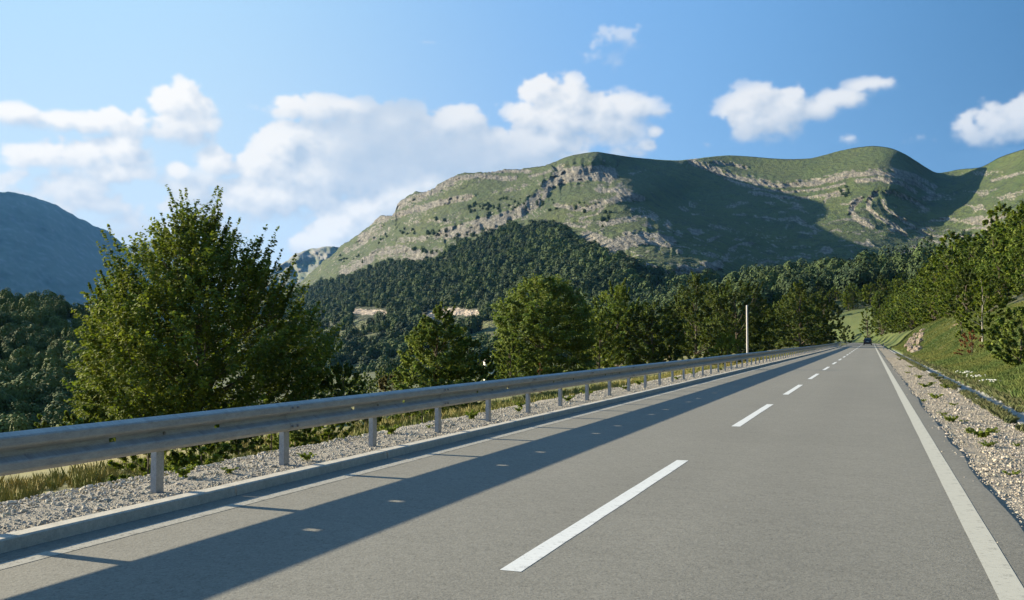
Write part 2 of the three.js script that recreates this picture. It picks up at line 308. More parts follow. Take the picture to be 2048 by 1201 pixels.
// limestone bands: line of the ledge, half height, how solid
const ledges = [
  [[[792, 412], [830, 397], [868, 383], [908, 361]], 9, 1, 1.8], [[[742, 446], [790, 431], [850, 414], [905, 399], [942, 394]], 7, 1, 2],
  [[[905, 357], [960, 352], [1010, 357], [1030, 357]], 5, 1], [[[975, 344], [1020, 342], [1060, 343]], 4, 1], [[[1060, 352], [1100, 343], [1125, 332]], 5, 0.8], [[[980, 385], [1020, 380], [1060, 368]], 4, 0.5],
  [[[800, 452], [850, 440], [900, 445]], 5, 0.5], [[[885, 466], [940, 452], [1000, 438], [1045, 420], [1075, 398], [1095, 372], [1120, 350]], 15, 0.95, 2.6], [[[1118, 352], [1160, 348], [1205, 345], [1228, 352]], 21, 1.1, 1.3],
  [[[920, 470], [965, 455], [1012, 468], [1045, 462]], 10, 0.9], [[[1110, 412], [1170, 418], [1225, 400], [1275, 395]], 8, 0.85], [[[1195, 378], [1245, 383], [1285, 398]], 10, 1], [[[1160, 443], [1210, 447], [1285, 433]], 6, 0.7],
  [[[1170, 470], [1225, 492], [1285, 474], [1345, 484]], 17, 0.95], [[[1210, 508], [1260, 523], [1330, 548], [1400, 545], [1440, 528]], 13, 0.85], [[[680, 545], [735, 520], [760, 505]], 10, 0.7], [[[750, 508], [800, 500], [850, 512], [885, 505]], 11, 0.75],
  [[[790, 520], [830, 516], [872, 520]], 8, 0.8], [[[690, 505], [740, 478], [790, 455]], 10, 0.6], [[[720, 480], [760, 455]], 9, 0.9, 2.2], [[[800, 480], [850, 478], [880, 470]], 6, 0.55], [[[1280, 420], [1330, 445], [1360, 470]], 7, 0.5],
  [[[1382, 322], [1412, 334], [1445, 347], [1500, 361], [1560, 371], [1640, 364], [1700, 349], [1750, 345], [1800, 352], [1838, 368], [1868, 388]], 8, 1.1], [[[1430, 325], [1462, 328], [1492, 336]], 4.5, 1],
  [[[1450, 358], [1520, 379], [1580, 384], [1640, 379], [1690, 367]], 4, 1], [[[1500, 385], [1560, 394], [1610, 397], [1660, 390], [1690, 380]], 4, 0.9], [[[1715, 362], [1760, 358], [1800, 366], [1832, 384]], 5, 1],
  [[[1722, 398], [1706, 408], [1703, 424], [1716, 440], [1745, 455]], 6, 1.2], [[[1752, 386], [1738, 400], [1738, 417], [1756, 434], [1790, 452], [1812, 470]], 5, 1.2], [[[1765, 400], [1775, 420], [1805, 440], [1830, 455]], 5, 0.8], [[[1775, 385], [1810, 392], [1850, 415]], 7, 0.8],
  [[[1650, 402], [1662, 392], [1690, 388]], 4, 0.9], [[[1782, 338], [1830, 352], [1872, 374]], 4, 1], [[[1850, 398], [1885, 392]], 6, 0.9], [[[1945, 446], [2000, 434], [2060, 424]], 5, 0.9], [[[1860, 442], [1900, 438], [1940, 446]], 4, 0.7], [[[1820, 455], [1850, 468], [1900, 476], [1960, 470]], 5, 0.8], [[[1985, 362], [2048, 345]], 3, 0.8], [[[2010, 395], [2060, 380]], 4, 0.6],
  [[[1320, 500], [1400, 505], [1470, 520]], 5, 0.35], [[[1420, 450], [1500, 470], [1560, 475]], 4, 0.3], [[[1500, 520], [1580, 515], [1660, 510]], 5, 0.35], [[[1550, 545], [1620, 548], [1680, 540]], 5, 0.35], [[[1480, 490], [1540, 498], [1640, 492]], 4, 0.3], [[[1705, 520], [1725, 530], [1745, 540]], 6, 0.9],
];
const ledgeBoxes = ledges.map(([l, h]) => { const us = l.map((p) => p[0]), vs = l.map((p) => p[1]); return [Math.min(...us) - 30, Math.max(...us) + 30, Math.min(...vs) - h * 2.6, Math.max(...vs) + h * 2.6]; });
function ledgeAt(u, v) { // how rocky, and how far the ground steps out
  let rock = 0, step = 0;
  const wob = fbm(u / 26, v / 26, 7, 3) * 9;
  for (let i = 0; i < ledges.length; i++) {
    const bx = ledgeBoxes[i]; if (u < bx[0] || u > bx[1] || v < bx[2] || v > bx[3]) continue;
    const [line, h, solid, push = 1.2] = ledges[i];
    let bd = 1e9, bt = 0, be = 0;
    for (let s = 0; s < line.length - 1; s++) {
      const [ax, ay] = line[s], [bx2, by] = line[s + 1], dx = bx2 - ax, dy = by - ay, L2 = dx * dx + dy * dy;
      const t = clamp(((u - ax) * dx + (v - ay) * dy) / L2), ex = u - ax - t * dx, ey = v - ay - t * dy, d = Math.hypot(ex, ey);
      if (d < bd) { bd = d; const sgn = (dx * ey - dy * ex) * (dx >= 0 ? 1 : -1); bt = Math.sign(sgn) * d; be = (s === 0 && t === 0) || (s === line.length - 2 && t === 1) ? d : 0; }
    }
    const t = (bt + wob * 0.55 * Math.min(1, h / 9)) / h, a = Math.abs(t);
    const broken = fbm(u / 9 + i * 3, v / 5, 2, 3) * 1.1, joint = h > 3.5 ? 0.42 * sstep(0.15, 0.6, Math.sin(t * (h > 10 ? 7 : 4.2) + i + fbm(u / 40, i, 3, 2) * 3)) : 0, m = sstep(1.15, 0.72, a + broken * 0.75 + joint) * clamp(solid + fbm(u / 17 + i * 7, v / 30, 11, 2) * 1.1) * sstep(16, 0, be);
    rock = Math.max(rock, m);
    const g = a < 1 ? -t : -Math.sign(t) * Math.max(0, 1 - (a - 1) / 1.4);
    step += g * h * Math.min(1, solid) * push * sstep(20, 0, be) * (0.75 + 0.5 * noise(u / 11, i * 3.3, 4));
  }
  return [rock, step];
}
const inPoly = (pts, x, y) => { let c = false; for (let i = 0, j = pts.length - 1; i < pts.length; j = i++) if ((pts[i][1] > y) !== (pts[j][1] > y) && x < (pts[j][0] - pts[i][0]) * (y - pts[i][1]) / (pts[j][1] - pts[i][1]) + pts[i][0]) c = !c; return c; };
const cuts = [[[704, 622], [712, 618], [736, 620], [772, 621], [774, 630], [740, 630], [706, 628]], [[838, 634], [850, 628], [880, 618], [905, 616], [935, 620], [962, 622], [961, 634], [944, 638], [925, 630], [890, 634], [850, 640]]];
const cutAt = (u, v) => cuts.some((c) => inPoly(c, u + noise(u / 6, v / 6, 3) * 4, v + noise(u / 5, v / 5, 8) * 3));
const woodEdge = [[340, 690], [480, 640], [600, 574], [660, 562], [705, 547], [760, 532], [796, 522], [852, 526], [880, 508], [915, 494], [967, 477], [1000, 458], [1020, 449], [1055, 452], [1090, 438], [1120, 445], [1138, 460], [1160, 488], [1200, 505], [1247, 522], [1275, 540], [1330, 560], [1400, 566], [1500, 562], [1560, 585], [1640, 602], [1680, 596], [1720, 585], [1760, 572], [1800, 560], [1900, 550], [2420, 530]];
const meadowAt = (u, v, p) => v > 642 && fbm(p.x / 90, p.z / 90, 4, 3) > -0.02 + (u > 1100 ? 0.25 : 0) && u < 1500;
// thin beds of limestone that crop out between the big ledges
function bedding(u, v) {
  const zone = Math.max(sstep(1340, 1240, u) * sstep(330, 352, v) * lerp(0.4, 1, sstep(1100, 1180, u)), sstep(1120, 1180, u) * sstep(1560, 1430, u) * sstep(385, 430, v), sstep(1400, 1480, u) * sstep(365, 420, v) * 0.75, sstep(1900, 1960, u) * sstep(330, 350, v) * 0.6);
  if (zone <= 0) return [0, 0];
  const dip = u < 1250 ? (u - 1000) * -0.32 : (u - 1250) * 0.05 - 80, b = (v - dip + fbm(u / 110, v / 90, 6, 3) * 60) / 13;
  const n = noise(b, u / 75, 4) + 0.45 * noise(b * 2.7, u / 30, 9), patch = fbm(u / 42, v / 30, 21, 3);
  return [clamp((n - 0.24 + patch * 1.0) * 5) * zone, clamp(n, -0.6, 0.6) * zone];
}
function mountainColour(u, v, p, d) {
  const n1 = fbm(p.x / 160, p.z / 160 + p.y / 120, 1, 4), n2 = fbm(p.x / 26, p.z / 26, p.y / 20, 3), n3 = noise(p.x / 7, p.y / 7, p.z / 7);
  let c = mix3([0.034, 0.064, 0.008], [0.066, 0.086, 0.013], clamp(0.5 + n1 * 1.2 + n2 * 0.5));
  c = mix3(c, [0.022, 0.038, 0.009], clamp(n2 * 1.6 - 0.1 + n3 * 0.3));
  const shrub = fbm(p.x / 14 + 5, p.y / 10, p.z / 14, 3) + fbm(p.x / 70, p.y / 50, p.z / 70 + 3, 2) * 0.8;
  if (shrub > 0.2 && !(u > 1380 && v < 345)) c = mix3(c, [0.022, 0.038, 0.010], clamp((shrub - 0.2) * 6));
  let [rock] = ledgeAt(u, v);
  const slope = sstep(430, 520, v) * sstep(1500, 1300, u) + sstep(900, 700, u) * 0.8 + sstep(1300, 1420, u) * sstep(370, 450, v) * 0.8;
  rock = Math.max(rock, clamp((fbm(p.x / 45, p.y / 14, p.z / 45, 4) * 2.6 - 0.46) * slope * 1.4));
  rock = Math.max(rock, bedding(u, v)[0] * 0.95);
  const n4 = noise(p.x / 3.2 + 9, p.y / 2.4, p.z / 3.2), flute = noise(u / 2.6, v / 30, 8);
  const tone = clamp(0.5 + n3 * 0.55 + n2 * 0.5 + n4 * 0.45 + flute * 0.5);
  const rc = mix3([0.050, 0.048, 0.043], [0.275, 0.25, 0.215], tone);
  c = mix3(c, rc, clamp((rock - 0.40 + n4 * 0.4 + n3 * 0.3) * 4.5));
  if (cutAt(u, v)) c = mix3([0.30, 0.235, 0.19], [0.46, 0.38, 0.31], clamp(0.5 + n3));
  else if (v > poly(woodEdge, u)) c = meadowAt(u, v, p) ? mix3([0.075, 0.10, 0.028], [0.16, 0.15, 0.06], clamp(0.4 + n2 * 1.5)) : [0.03, 0.042, 0.014];
  return c;
}
const wobble = (u) => fbm(u / 60, 1.1, 1, 2) * 6;
function mountainRelief(u, v, d) {
  let [rock, step] = ledgeAt(u, v); const k = d / FOCAL, bed = bedding(u, v); rock = Math.max(rock, bed[0] * 0.7); step += bed[1] * 6;
  const lat = (u - 1024) * k, hgt = (HORIZON - v) * k;
  const smooth = u > 1380 ? 1 - 0.75 * sstep(385, 335, v) : 1; // the grassy domes are smooth
  const rough = u < 1330 ? 1.9 : 1;
  let r = fbm(lat / 210, hgt / 120, d / 300, 4) * 46 * smooth + fbm(lat / 40, hgt / 26, 3, 4) * 15 * smooth * rough + fbm(lat / 12, hgt / 8, 8, 3) * 3.6 * smooth * rough;
  r -= step * k * 1.7;
  r += rock * (noise(lat / 5, hgt / 24, 2) * 8 + noise(lat / 11, hgt / 50, 4) * 11 + noise(lat / 24, hgt / 80, 6) * 16 + noise(lat / 40, hgt / 3.5, 9) * 4);
  r += sstep(1050, 800, u) * (fbm(lat / 60, hgt / 26, 12, 4) * 60);
  if (cutAt(u, v)) r += 6;
  return r * sstep(0, 40, 720 - v + 20);
}
const mountain = loft('mountain', 340, 2420, 2.1, 230, mountainFoot, mountainCrest, mountainReach, mountainRelief, mountainColour, M.limestone);
tag(mountain, 'green grassy mountain with grey limestone ledges and folded rock bands', 'mountain', null, 'structure');
const onMountain = (u, v) => { const d = reachCached(u, v); return at(u, v, d + mountainRelief(u, v, d)); };
const reachCached = (u, v) => mountainReach(u, v);
console.log('mountain');
// --- far mountains
const simpleColour = (grass, rock, share) => (u, v, p) => { const n = fbm(p.x / 120, p.y / 60, p.z / 120, 4), m = noise(p.x / 25, p.y / 25, p.z / 25); return mix3(grass, rock, clamp(share + n * 2 + m * 0.3)); };
const farCrest = [[-900, 470], [-600, 430], [-350, 415], [-180, 398], [-60, 384], [0, 384], [25, 384], [45, 388], [90, 402], [130, 420], [150, 431], [180, 448], [205, 456], [218, 462], [240, 486], [270, 512], [300, 536], [360, 585], [460, 640], [560, 678]];
const farMountain = loft('mountain', -900, 560, 5, 90, () => 700, (u) => smoothPoly(farCrest, u) + fbm(u / 20, 1, 4, 3) * 7, thinPlate([[-900, 700, 4650], [-900, 470, 7130], [-500, 700, 4650], [-400, 550, 6200], [-300, 415, 8060], [0, 700, 5115], [0, 600, 6355], [0, 500, 7750], [0, 385, 9610], [150, 700, 6045], [150, 560, 8215], [150, 431, 10850], [300, 700, 7130], [300, 600, 9610], [300, 536, 12090], [450, 700, 8370], [460, 645, 11780], [560, 700, 9610]]),
  (u, v, d) => fbm(u / 60, v / 60, 2, 4) * 500 + fbm(u / 14, v / 14, 5, 3) * 90, simpleColour([0.032, 0.05, 0.024], [0.10, 0.10, 0.098], 0.0), M.hill);
tag(farMountain, 'hazy blue shaded mountain far off behind the big roadside tree', 'mountain', null, 'structure');
const peak = loft('mountain', 180, 480, 5, 30, () => 640, (u) => smoothPoly([[180, 560], [230, 515], [262, 489], [300, 481], [330, 477], [350, 485], [370, 506], [420, 560], [480, 600]], u) + fbm(u / 15, 2, 2, 3) * 3, (u, v) => 15500 + (640 - v) * 14 - (u - 300) * 3, (u, v) => fbm(u / 30, v / 30, 2, 3) * 300, simpleColour([0.07, 0.09, 0.05], [0.24, 0.23, 0.21], 0.4), M.hill);
tag(peak, 'faint pale peak farthest away at the head of the valley', 'mountain', null, 'structure');
const rocky = loft('mountain', 440, 800, 3, 60, () => 660, (u) => smoothPoly([[440, 640], [500, 585], [550, 538], [575, 520], [592, 507], [620, 498], [640, 495], [665, 492], [690, 500], [730, 520], [800, 560]], u) + fbm(u / 12, 2, 7, 3) * 5, (u, v) => 6200 + (640 - v) * 9 - (u - 600) * 2.5, (u, v) => fbm(u / 26, v / 30, 2, 4) * 240 + fbm(u / 7, v / 9, 5, 3) * 90, simpleColour([0.07, 0.09, 0.04], [0.19, 0.18, 0.165], 0.5), M.hill);
tag(rocky, 'pale hazy rocky ridge at the left foot of the green mountain', 'ridge', null, 'structure');
// --- dark hillside across the dip on the left
const hillCrest = [[-900, 560], [-500, 575], [-200, 588], [0, 600], [60, 606], [100, 612], [140, 626], [200, 646], [260, 684], [330, 730], [420, 770]];
const hillReach = thinPlate([[-900, 960, 150], [-900, 560, 360], [-400, 960, 150], [-400, 570, 350], [0, 960, 140], [0, 800, 190], [0, 700, 250], [0, 600, 340], [150, 900, 150], [150, 750, 235], [150, 628, 350], [300, 900, 165], [300, 800, 240], [300, 712, 340], [420, 900, 190], [420, 780, 330]]);
const hillRelief = (u, v, d) => fbm(u / 60, v / 40, 3, 4) * 26 + fbm(u / 12, v / 12, 6, 3) * 5;
const hillTop = (u) => smoothPoly(hillCrest, u) + fbm(u / 20, 4, 4, 3) * 8;
const rockOnHill = (u, v) => fbm(u / 40, v / 26, 9, 4);
const hillside = loft('hillside', -900, 420, 6, 90, () => 960, hillTop, hillReach, hillRelief, (u, v, p) => {
  const n = rockOnHill(u, v), m = noise(p.x / 3, p.y / 3, p.z / 3);
  return n > 0.12 && v > 640 ? mix3([0.16, 0.145, 0.13], [0.32, 0.30, 0.27], clamp(0.5 + m)) : mix3([0.035, 0.05, 0.016], [0.07, 0.09, 0.025], clamp(0.5 + m + n));
}, M.hill);
tag(hillside, 'dark scrubby hillside with grey rocks across the dip', 'hillside', null, 'structure');
console.log('far relief');

// ------------------------------------------------------------------ near ground
const bend = (s) => s > 285 ? -((Math.min(s, 380) - 285) ** 2) / 420 - Math.max(0, s - 380) * 0.45 : 0, grade = (s) => s > 70 ? 7e-6 * (s - 70) ** 2 : 0;
const leftFall = [[-900, -42], [-500, -40], [-250, -33], [-120, -16.5], [-60, -7.7], [-36, -4.5], [-25, -2.85], [-16, -1.65], [-10, -0.95], [-8, -0.65], [-7.3, -0.33], [-6.9, -0.03], [-6.6, 0.02], [-5.5, 0.02]];
const rightRise = [[0.9, -0.06], [2.2, -0.10], [2.5, -0.33], [3.12, -0.33], [3.2, -0.10], [3.45, 0.0], [4, 0.14], [5, 0.55], [6.5, 1.6], [8, 2.6], [12, 4.5], [20, 8], [40, 15], [80, 24], [200, 40], [500, 60]];
function G(x, s) {
  const bx = x - bend(s);
  let y;
  if (bx < -5.5) { const level = sstep(120, 230, s); y = poly(leftFall, bx) * lerp(1, 0.45, level * sstep(-90, -30, bx)); y += fbm(x / 9, s / 9, 2, 3) * 0.5 * sstep(-7, -13, bx) + fbm(x / 40, s / 40, 5, 2) * 4 * sstep(-20, -70, bx); }
  else if (bx > 0.9) { y = poly(rightRise, bx) * lerp(1, 0.62, sstep(180, 480, s) * sstep(3, 10, bx)); y += fbm(x / 6, s / 6, 3, 3) * 0.45 * sstep(4, 8, bx) + fbm(x / 30, s / 40, 8, 2) * 3 * sstep(10, 30, bx) + sstep(85, 150, s) * sstep(3.6, 6.5, bx) * 0.9; }
  else y = -0.06;
  y += sstep(310, 380, s) * (0.00030 * (clamp(s, 310, 470) - 310) ** 2 + Math.max(0, s - 470) * 0.035) * sstep(-260, -20, x) * sstep(980, 850, s);
  return y + grade(s);
}
function stretch(list) { return [...new Set(list.map((v) => +v.toFixed(3)))].sort((a, b) => a - b); }
function range(a, b, st) { const o = []; for (let v = a; v <= b + 1e-6; v += st) o.push(v); return o; }
{
  const xs = stretch([...range(-900, -130, 22), ...range(-120, -42, 5), ...range(-40, -8, 1), -7.6, -7.1, -6.95, -6.8, -5.5, -2, 0.9, 1.6, 2.2, 2.5, 3.12, 3.2, 3.45, 3.7, ...range(4, 14, 0.5), ...range(15, 60, 2.5), ...range(65, 500, 18)]);
  const ss = stretch([...range(-40, 0, 4), ...range(0, 120, 1.2), ...range(120, 420, 5), ...range(420, 980, 14)]);
  const pos = [], col = [], uv = [], idx = [];
  for (const s of ss) for (const x of xs) {
    const y = G(x, s); pos.push(x, y, -s); uv.push(x / 2.1, s / 2.1);
    const n = fbm(x / 5, s / 5, 1, 4), n2 = fbm(x / 22, s / 22, 6, 3);
    let c = x < 0 ? mix3([0.11, 0.13, 0.025], [0.25, 0.21, 0.06], clamp(0.42 + n * 1.3 + n2)) : mix3([0.042, 0.080, 0.007], [0.090, 0.105, 0.014], clamp(0.4 + n * 1.2 + n2 * 1.4));
    if (s > 290) c = mix3([0.055, 0.095, 0.012], [0.10, 0.125, 0.022], clamp(0.4 + n * 1.2 + n2));
    if (x > 2 && s < 170) { const bare = fbm(x / 3, s / 4, 12, 3); if (bare > 0.26) c = mix3(c, [0.22, 0.15, 0.10], clamp((bare - 0.26) * 7)); }
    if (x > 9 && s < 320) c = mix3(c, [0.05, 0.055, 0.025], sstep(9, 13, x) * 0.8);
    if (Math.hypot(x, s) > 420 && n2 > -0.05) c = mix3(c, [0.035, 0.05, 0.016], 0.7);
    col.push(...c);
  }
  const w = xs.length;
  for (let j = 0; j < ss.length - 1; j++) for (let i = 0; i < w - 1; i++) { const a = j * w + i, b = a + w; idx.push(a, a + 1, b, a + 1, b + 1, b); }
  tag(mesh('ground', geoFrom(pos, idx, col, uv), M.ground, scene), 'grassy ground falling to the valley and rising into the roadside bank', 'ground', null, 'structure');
}
// ribbons that follow the road: cross section of [offset, height] at steps along s
function ribbon(section, steps, tint, uvScale = 1) {
  const pos = [], col = [], uv = [], idx = [], w = section.length;
  let run = [0]; for (let i = 1; i < w; i++) run.push(run[i - 1] + Math.hypot(section[i][0] - section[i - 1][0], section[i][1] - section[i - 1][1]));
  steps.forEach((s) => section.forEach(([x, y], i) => {
    const wob = section[i][2] ? section[i][2](s) : 0, wy = section[i][3] ? section[i][3](x, s) : 0;
    pos.push(x + bend(s) + wob, y + grade(s) + wy, -s); uv.push(run[i] / uvScale, s / uvScale); const c = tint ? tint(x, s) : [1, 1, 1]; col.push(...c);
  }));
  for (let j = 0; j < steps.length - 1; j++) for (let i = 0; i < w - 1; i++) { const a = j * w + i, b = a + w; idx.push(a, a + 1, b, a + 1, b + 1, b); }
  return geoFrom(pos, idx, col, uv);
}
const roadSteps = [...range(-12, 60, 0.5), ...range(62, 150, 2), ...range(155, 480, 5)];
const road = mesh('road', ribbon([[-5.62, -0.008], ...range(-5.45, 0.62, 0.45).map((x) => [x, 0]), [0.85, 0], [0.92, 0], [1.02, 0, (s) => fbm(s / 2.2, 2, 2, 3) * 0.12], [1.035, -0.004, (s) => fbm(s / 2.2, 2, 2, 3) * 0.12], [1.16, -0.05, (s) => fbm(s / 2.2, 2, 2, 3) * 0.12]], roadSteps, (x, s) => {
  const t = 1 + fbm(x / 1.7, s / 9, 2, 3) * 0.16 + fbm(x / 0.5, s / 1.2, 5, 2) * 0.09 + (x > 0.7 ? -0.10 : 0) + 0.05 * Math.exp(-(((x + 1.45) / 0.35) ** 2)) + 0.05 * Math.exp(-(((x - 0.05) / 0.3) ** 2)) + 0.04 * Math.exp(-(((x + 2.9) / 0.35) ** 2)) + 0.04 * Math.exp(-(((x + 4.4) / 0.35) ** 2)) - 0.07 * clamp(fbm(x / 0.8, s / 3.5, 14, 3) * 4 - 0.6);
  return [t, t, t * 0.99];
}, 1.5), M.asphalt, scene);
tag(road, 'grey asphalt two-lane road running straight ahead', 'road', null, 'structure');
const line = (name, x0, x1, s0, s1, mat, wear) => mesh(name, ribbon([[x0, 0.0022, wear], [x1, 0.0022, wear && ((s) => wear(s + 50))]], s1 - s0 < 20 ? range(s0, s1, (s1 - s0) / 12) : range(s0, s1, s1 > 200 ? 1.5 : 0.5), null, 0.8), mat, road);
line('edge_line', 0.635, 0.80, -8, 120, M.edge, (s) => noise(s / 1.7, 3) * 0.004); line('edge_line', 0.635, 0.80, 120, 470, M.edge);
line('edge_line', -5.21, -5.06, -8, 120, M.edgeWorn, (s) => noise(s / 1.5, 8) * 0.006); line('edge_line', -5.21, -5.06, 120, 470, M.edgeWorn);
for (const s of [-5.4, 5.67, 16.3, 26.2, 36.8, 48, 59.5, 71, 82.5, 94.2, 105.5, 117, 128.5, 140, 151.5, 163, 174.5, 186, 197.5, 209, 220.5, 232, 243.5, 255]) line('centre_dash', -2.17, -2.03, s, s + 5.85, M.dash, (q) => noise(q / 0.5, 5, s) * 0.006);

// gravel verge behind the kerb and the shoulder on the right
const gravelTint = (x, s) => { const t = 1 + fbm(x / 0.6, s / 0.9, 3, 3) * 0.4; const w = clamp(fbm(x / 0.8, s / 2, 9, 3) * 3 - 0.7); return mix3([t, t, t], [0.45, 0.50, 0.22], w * 0.6); };
const vergeEdge = (s) => fbm(s / 2.2, 4, 4, 3) * 0.55;
const vergeSteps = [...range(-10, 60, 0.25), ...range(61, 204, 1)];
tag(mesh('gravel_verge', ribbon([[-7.25, -0.16, vergeEdge], [-6.98, 0.02, vergeEdge], [-6.7, 0.06, (s) => vergeEdge(s) * 0.6, (x, s) => fbm(x * 2, s * 2, 1, 2) * 0.05], [-6.3, 0.072, null, (x, s) => fbm(x * 2, s * 2, 1, 2) * 0.04], [-6.0, 0.068, null, (x, s) => fbm(x * 2, s * 2, 1, 2) * 0.02], [-5.8, 0.062], [-5.585, 0.060]], vergeSteps, gravelTint, 0.9), M.gravel, scene), 'strip of pale crushed gravel under the guardrail', 'gravel', null, 'structure');
tag(mesh('gravel_shoulder', ribbon([[0.98, -0.03], [1.2, -0.028], ...range(1.4, 2.2, 0.2).map((x) => [x, -0.03 - (x - 1.2) * 0.05, null, (q, s) => fbm(q * 1.6, s * 1.6, 5, 3) * 0.05]), [2.42, -0.10, (s) => fbm(s / 2.5, 7, 7, 3) * 0.25], [2.62, -0.25]], [...range(-8, 70, 0.3), ...range(71, 320, 1.5)], (x, s) => { const t = 1.06 + fbm(x / 0.5, s / 0.8, 6, 3) * 0.4; return [t * 1.05, t, t * 0.93]; }, 0.9), M.gravel, scene), 'pale gravel shoulder along the right edge of the road', 'gravel', null, 'structure');
// kerb of long precast stones
const kerb = new THREE.Group(); kerb.name = numbered('kerb'); scene.add(kerb); tag(kerb, 'low pale concrete kerb along the far side of the road', 'kerb', null, 'structure');
{
  const len = 2.94, sec = new THREE.Shape([[-5.45, -0.05], [-5.468, 0.074], [-5.478, 0.084], [-5.60, 0.085], [-5.60, -0.05]].map(([x, y]) => new THREE.Vector2(x, y)));
  const g = new THREE.ExtrudeGeometry(sec, { depth: len, bevelEnabled: true, bevelSize: 0.004, bevelThickness: 0.006, bevelSegments: 1 });
  for (let k = 0; k < 68; k++) { const s0 = -7.3 + k * 2.97, m = mesh('kerb_stone', g, M.concrete, kerb); m.position.set(noise(k * 1.7, 2) * 0.008, grade(s0) + noise(k * 2.3, 5) * 0.006, -s0 - len); }
}
// concrete drainage channel
const channel = new THREE.Group(); channel.name = numbered('drainage_channel'); scene.add(channel); tag(channel, 'shallow concrete drainage channel at the foot of the grassy bank', 'channel', null, 'structure');
for (let k = 0; k < 80; k++) {
  const s0 = -2 + k * 2, sec = new THREE.Shape([[2.46, -0.05], [2.53, -0.05], [2.62, -0.21], [3.14, -0.21], [3.19, -0.17], [3.21, -0.17], [3.21, -0.3], [2.55, -0.3], [2.46, -0.16]].map(([x, y]) => new THREE.Vector2(x, y)));
  const m = mesh('channel_slab', channel.userData.g ??= new THREE.ExtrudeGeometry(sec, { depth: 1.985, bevelEnabled: false }), M.ditch, channel);
  m.position.set(noise(k * 1.3, 4) * 0.02 + fbm(k / 6, 1, 1, 2) * 0.1, grade(s0) + noise(k * 2.1, 8) * 0.01, -s0 - 1.985);
}
delete channel.userData.g;

// loose stones
function stoneShape(seed) { const g = new THREE.IcosahedronGeometry(1, 0), r = rng(seed), p = g.attributes.position, m = new Map(); for (let i = 0; i < p.count; i++) { const k = [p.getX(i), p.getY(i), p.getZ(i)].map((v) => v.toFixed(2)).join(); if (!m.has(k)) m.set(k, 0.7 + r() * 0.55); const f = m.get(k); p.setXYZ(i, p.getX(i) * f, p.getY(i) * f * 0.65, p.getZ(i) * f); } g.computeVertexNormals(); return g; }
function scatter(name, geo, mat, count, place, label, category, seed) {
  const m = lit(new THREE.InstancedMesh(geo, mat, count)), r = rng(seed), q = new THREE.Object3D(), c = new THREE.Color(); let n = 0;
  for (let i = 0; i < count; i++) { const o = place(r, q, c); if (!o) continue; q.updateMatrix(); m.setMatrixAt(n, q.matrix); m.setColorAt(n, c); n++; }
  m.count = n; m.name = numbered(name); scene.add(m); tag(m, label, category, null, 'stuff'); return m;
}
const nearBiased = (r, s0, s1, p = 2) => s0 + (s1 - s0) * Math.pow(r(), p);
scatter('loose_stones', stoneShape(5), M.stone, 34000, (r, q, c) => {
  const s = nearBiased(r, 3, 90), x = -5.62 - r() * 1.5, k = 0.007 + 0.017 * r() * r() + (r() > 0.988 ? 0.022 : 0);
  if (x < -6.95 + vergeEdge(s) - 0.15) return false;
  q.position.set(x, 0.062 + k * 0.15 + grade(s) + 0.010 * sstep(-5.8, -6.3, x) + (x < -6.6 ? (x + 6.6) * 0.12 : 0) + fbm(x * 2, s * 2, 1, 2) * 0.035 * sstep(-5.7, -6.2, x), -s); q.rotation.set(r() * 0.6, r() * 6.3, r() * 0.6); q.scale.set(k, k, k * (0.7 + r() * 0.6));
  const t = 0.62 + r() * 0.62; c.setRGB(t, t * (0.95 + r() * 0.06), t * (0.88 + r() * 0.12)); return true;
}, 'loose crushed stones scattered over the verge under the guardrail', 'gravel', 11);
scatter('loose_stones', stoneShape(8), M.stone, 42000, (r, q, c) => {
  const s = nearBiased(r, 2.5, 85), x = 1.0 + r() * 1.55 + (r() < 0.03 ? -0.15 : 0), k = 0.007 + 0.016 * r() * r() + (r() > 0.99 ? 0.025 : 0);
  q.position.set(x + fbm(s / 1.4, 2, 2, 3) * 0.2 * (x < 1.3 ? 1 : 0), -0.026 - (x - 1.2) * 0.05 + fbm(x * 1.6, s * 1.6, 5, 3) * 0.05 + k * 0.2, -s); q.rotation.set(r() * 0.6, r() * 6.3, r() * 0.6); q.scale.set(k, k, k * (0.7 + r() * 0.6));
  const t = 0.7 + r() * 0.6; c.setRGB(t * 1.03, t * (0.94 + r() * 0.06), t * (0.84 + r() * 0.12)); return true;
}, 'loose pale stones covering the right-hand shoulder', 'gravel', 12);
console.log('ground');

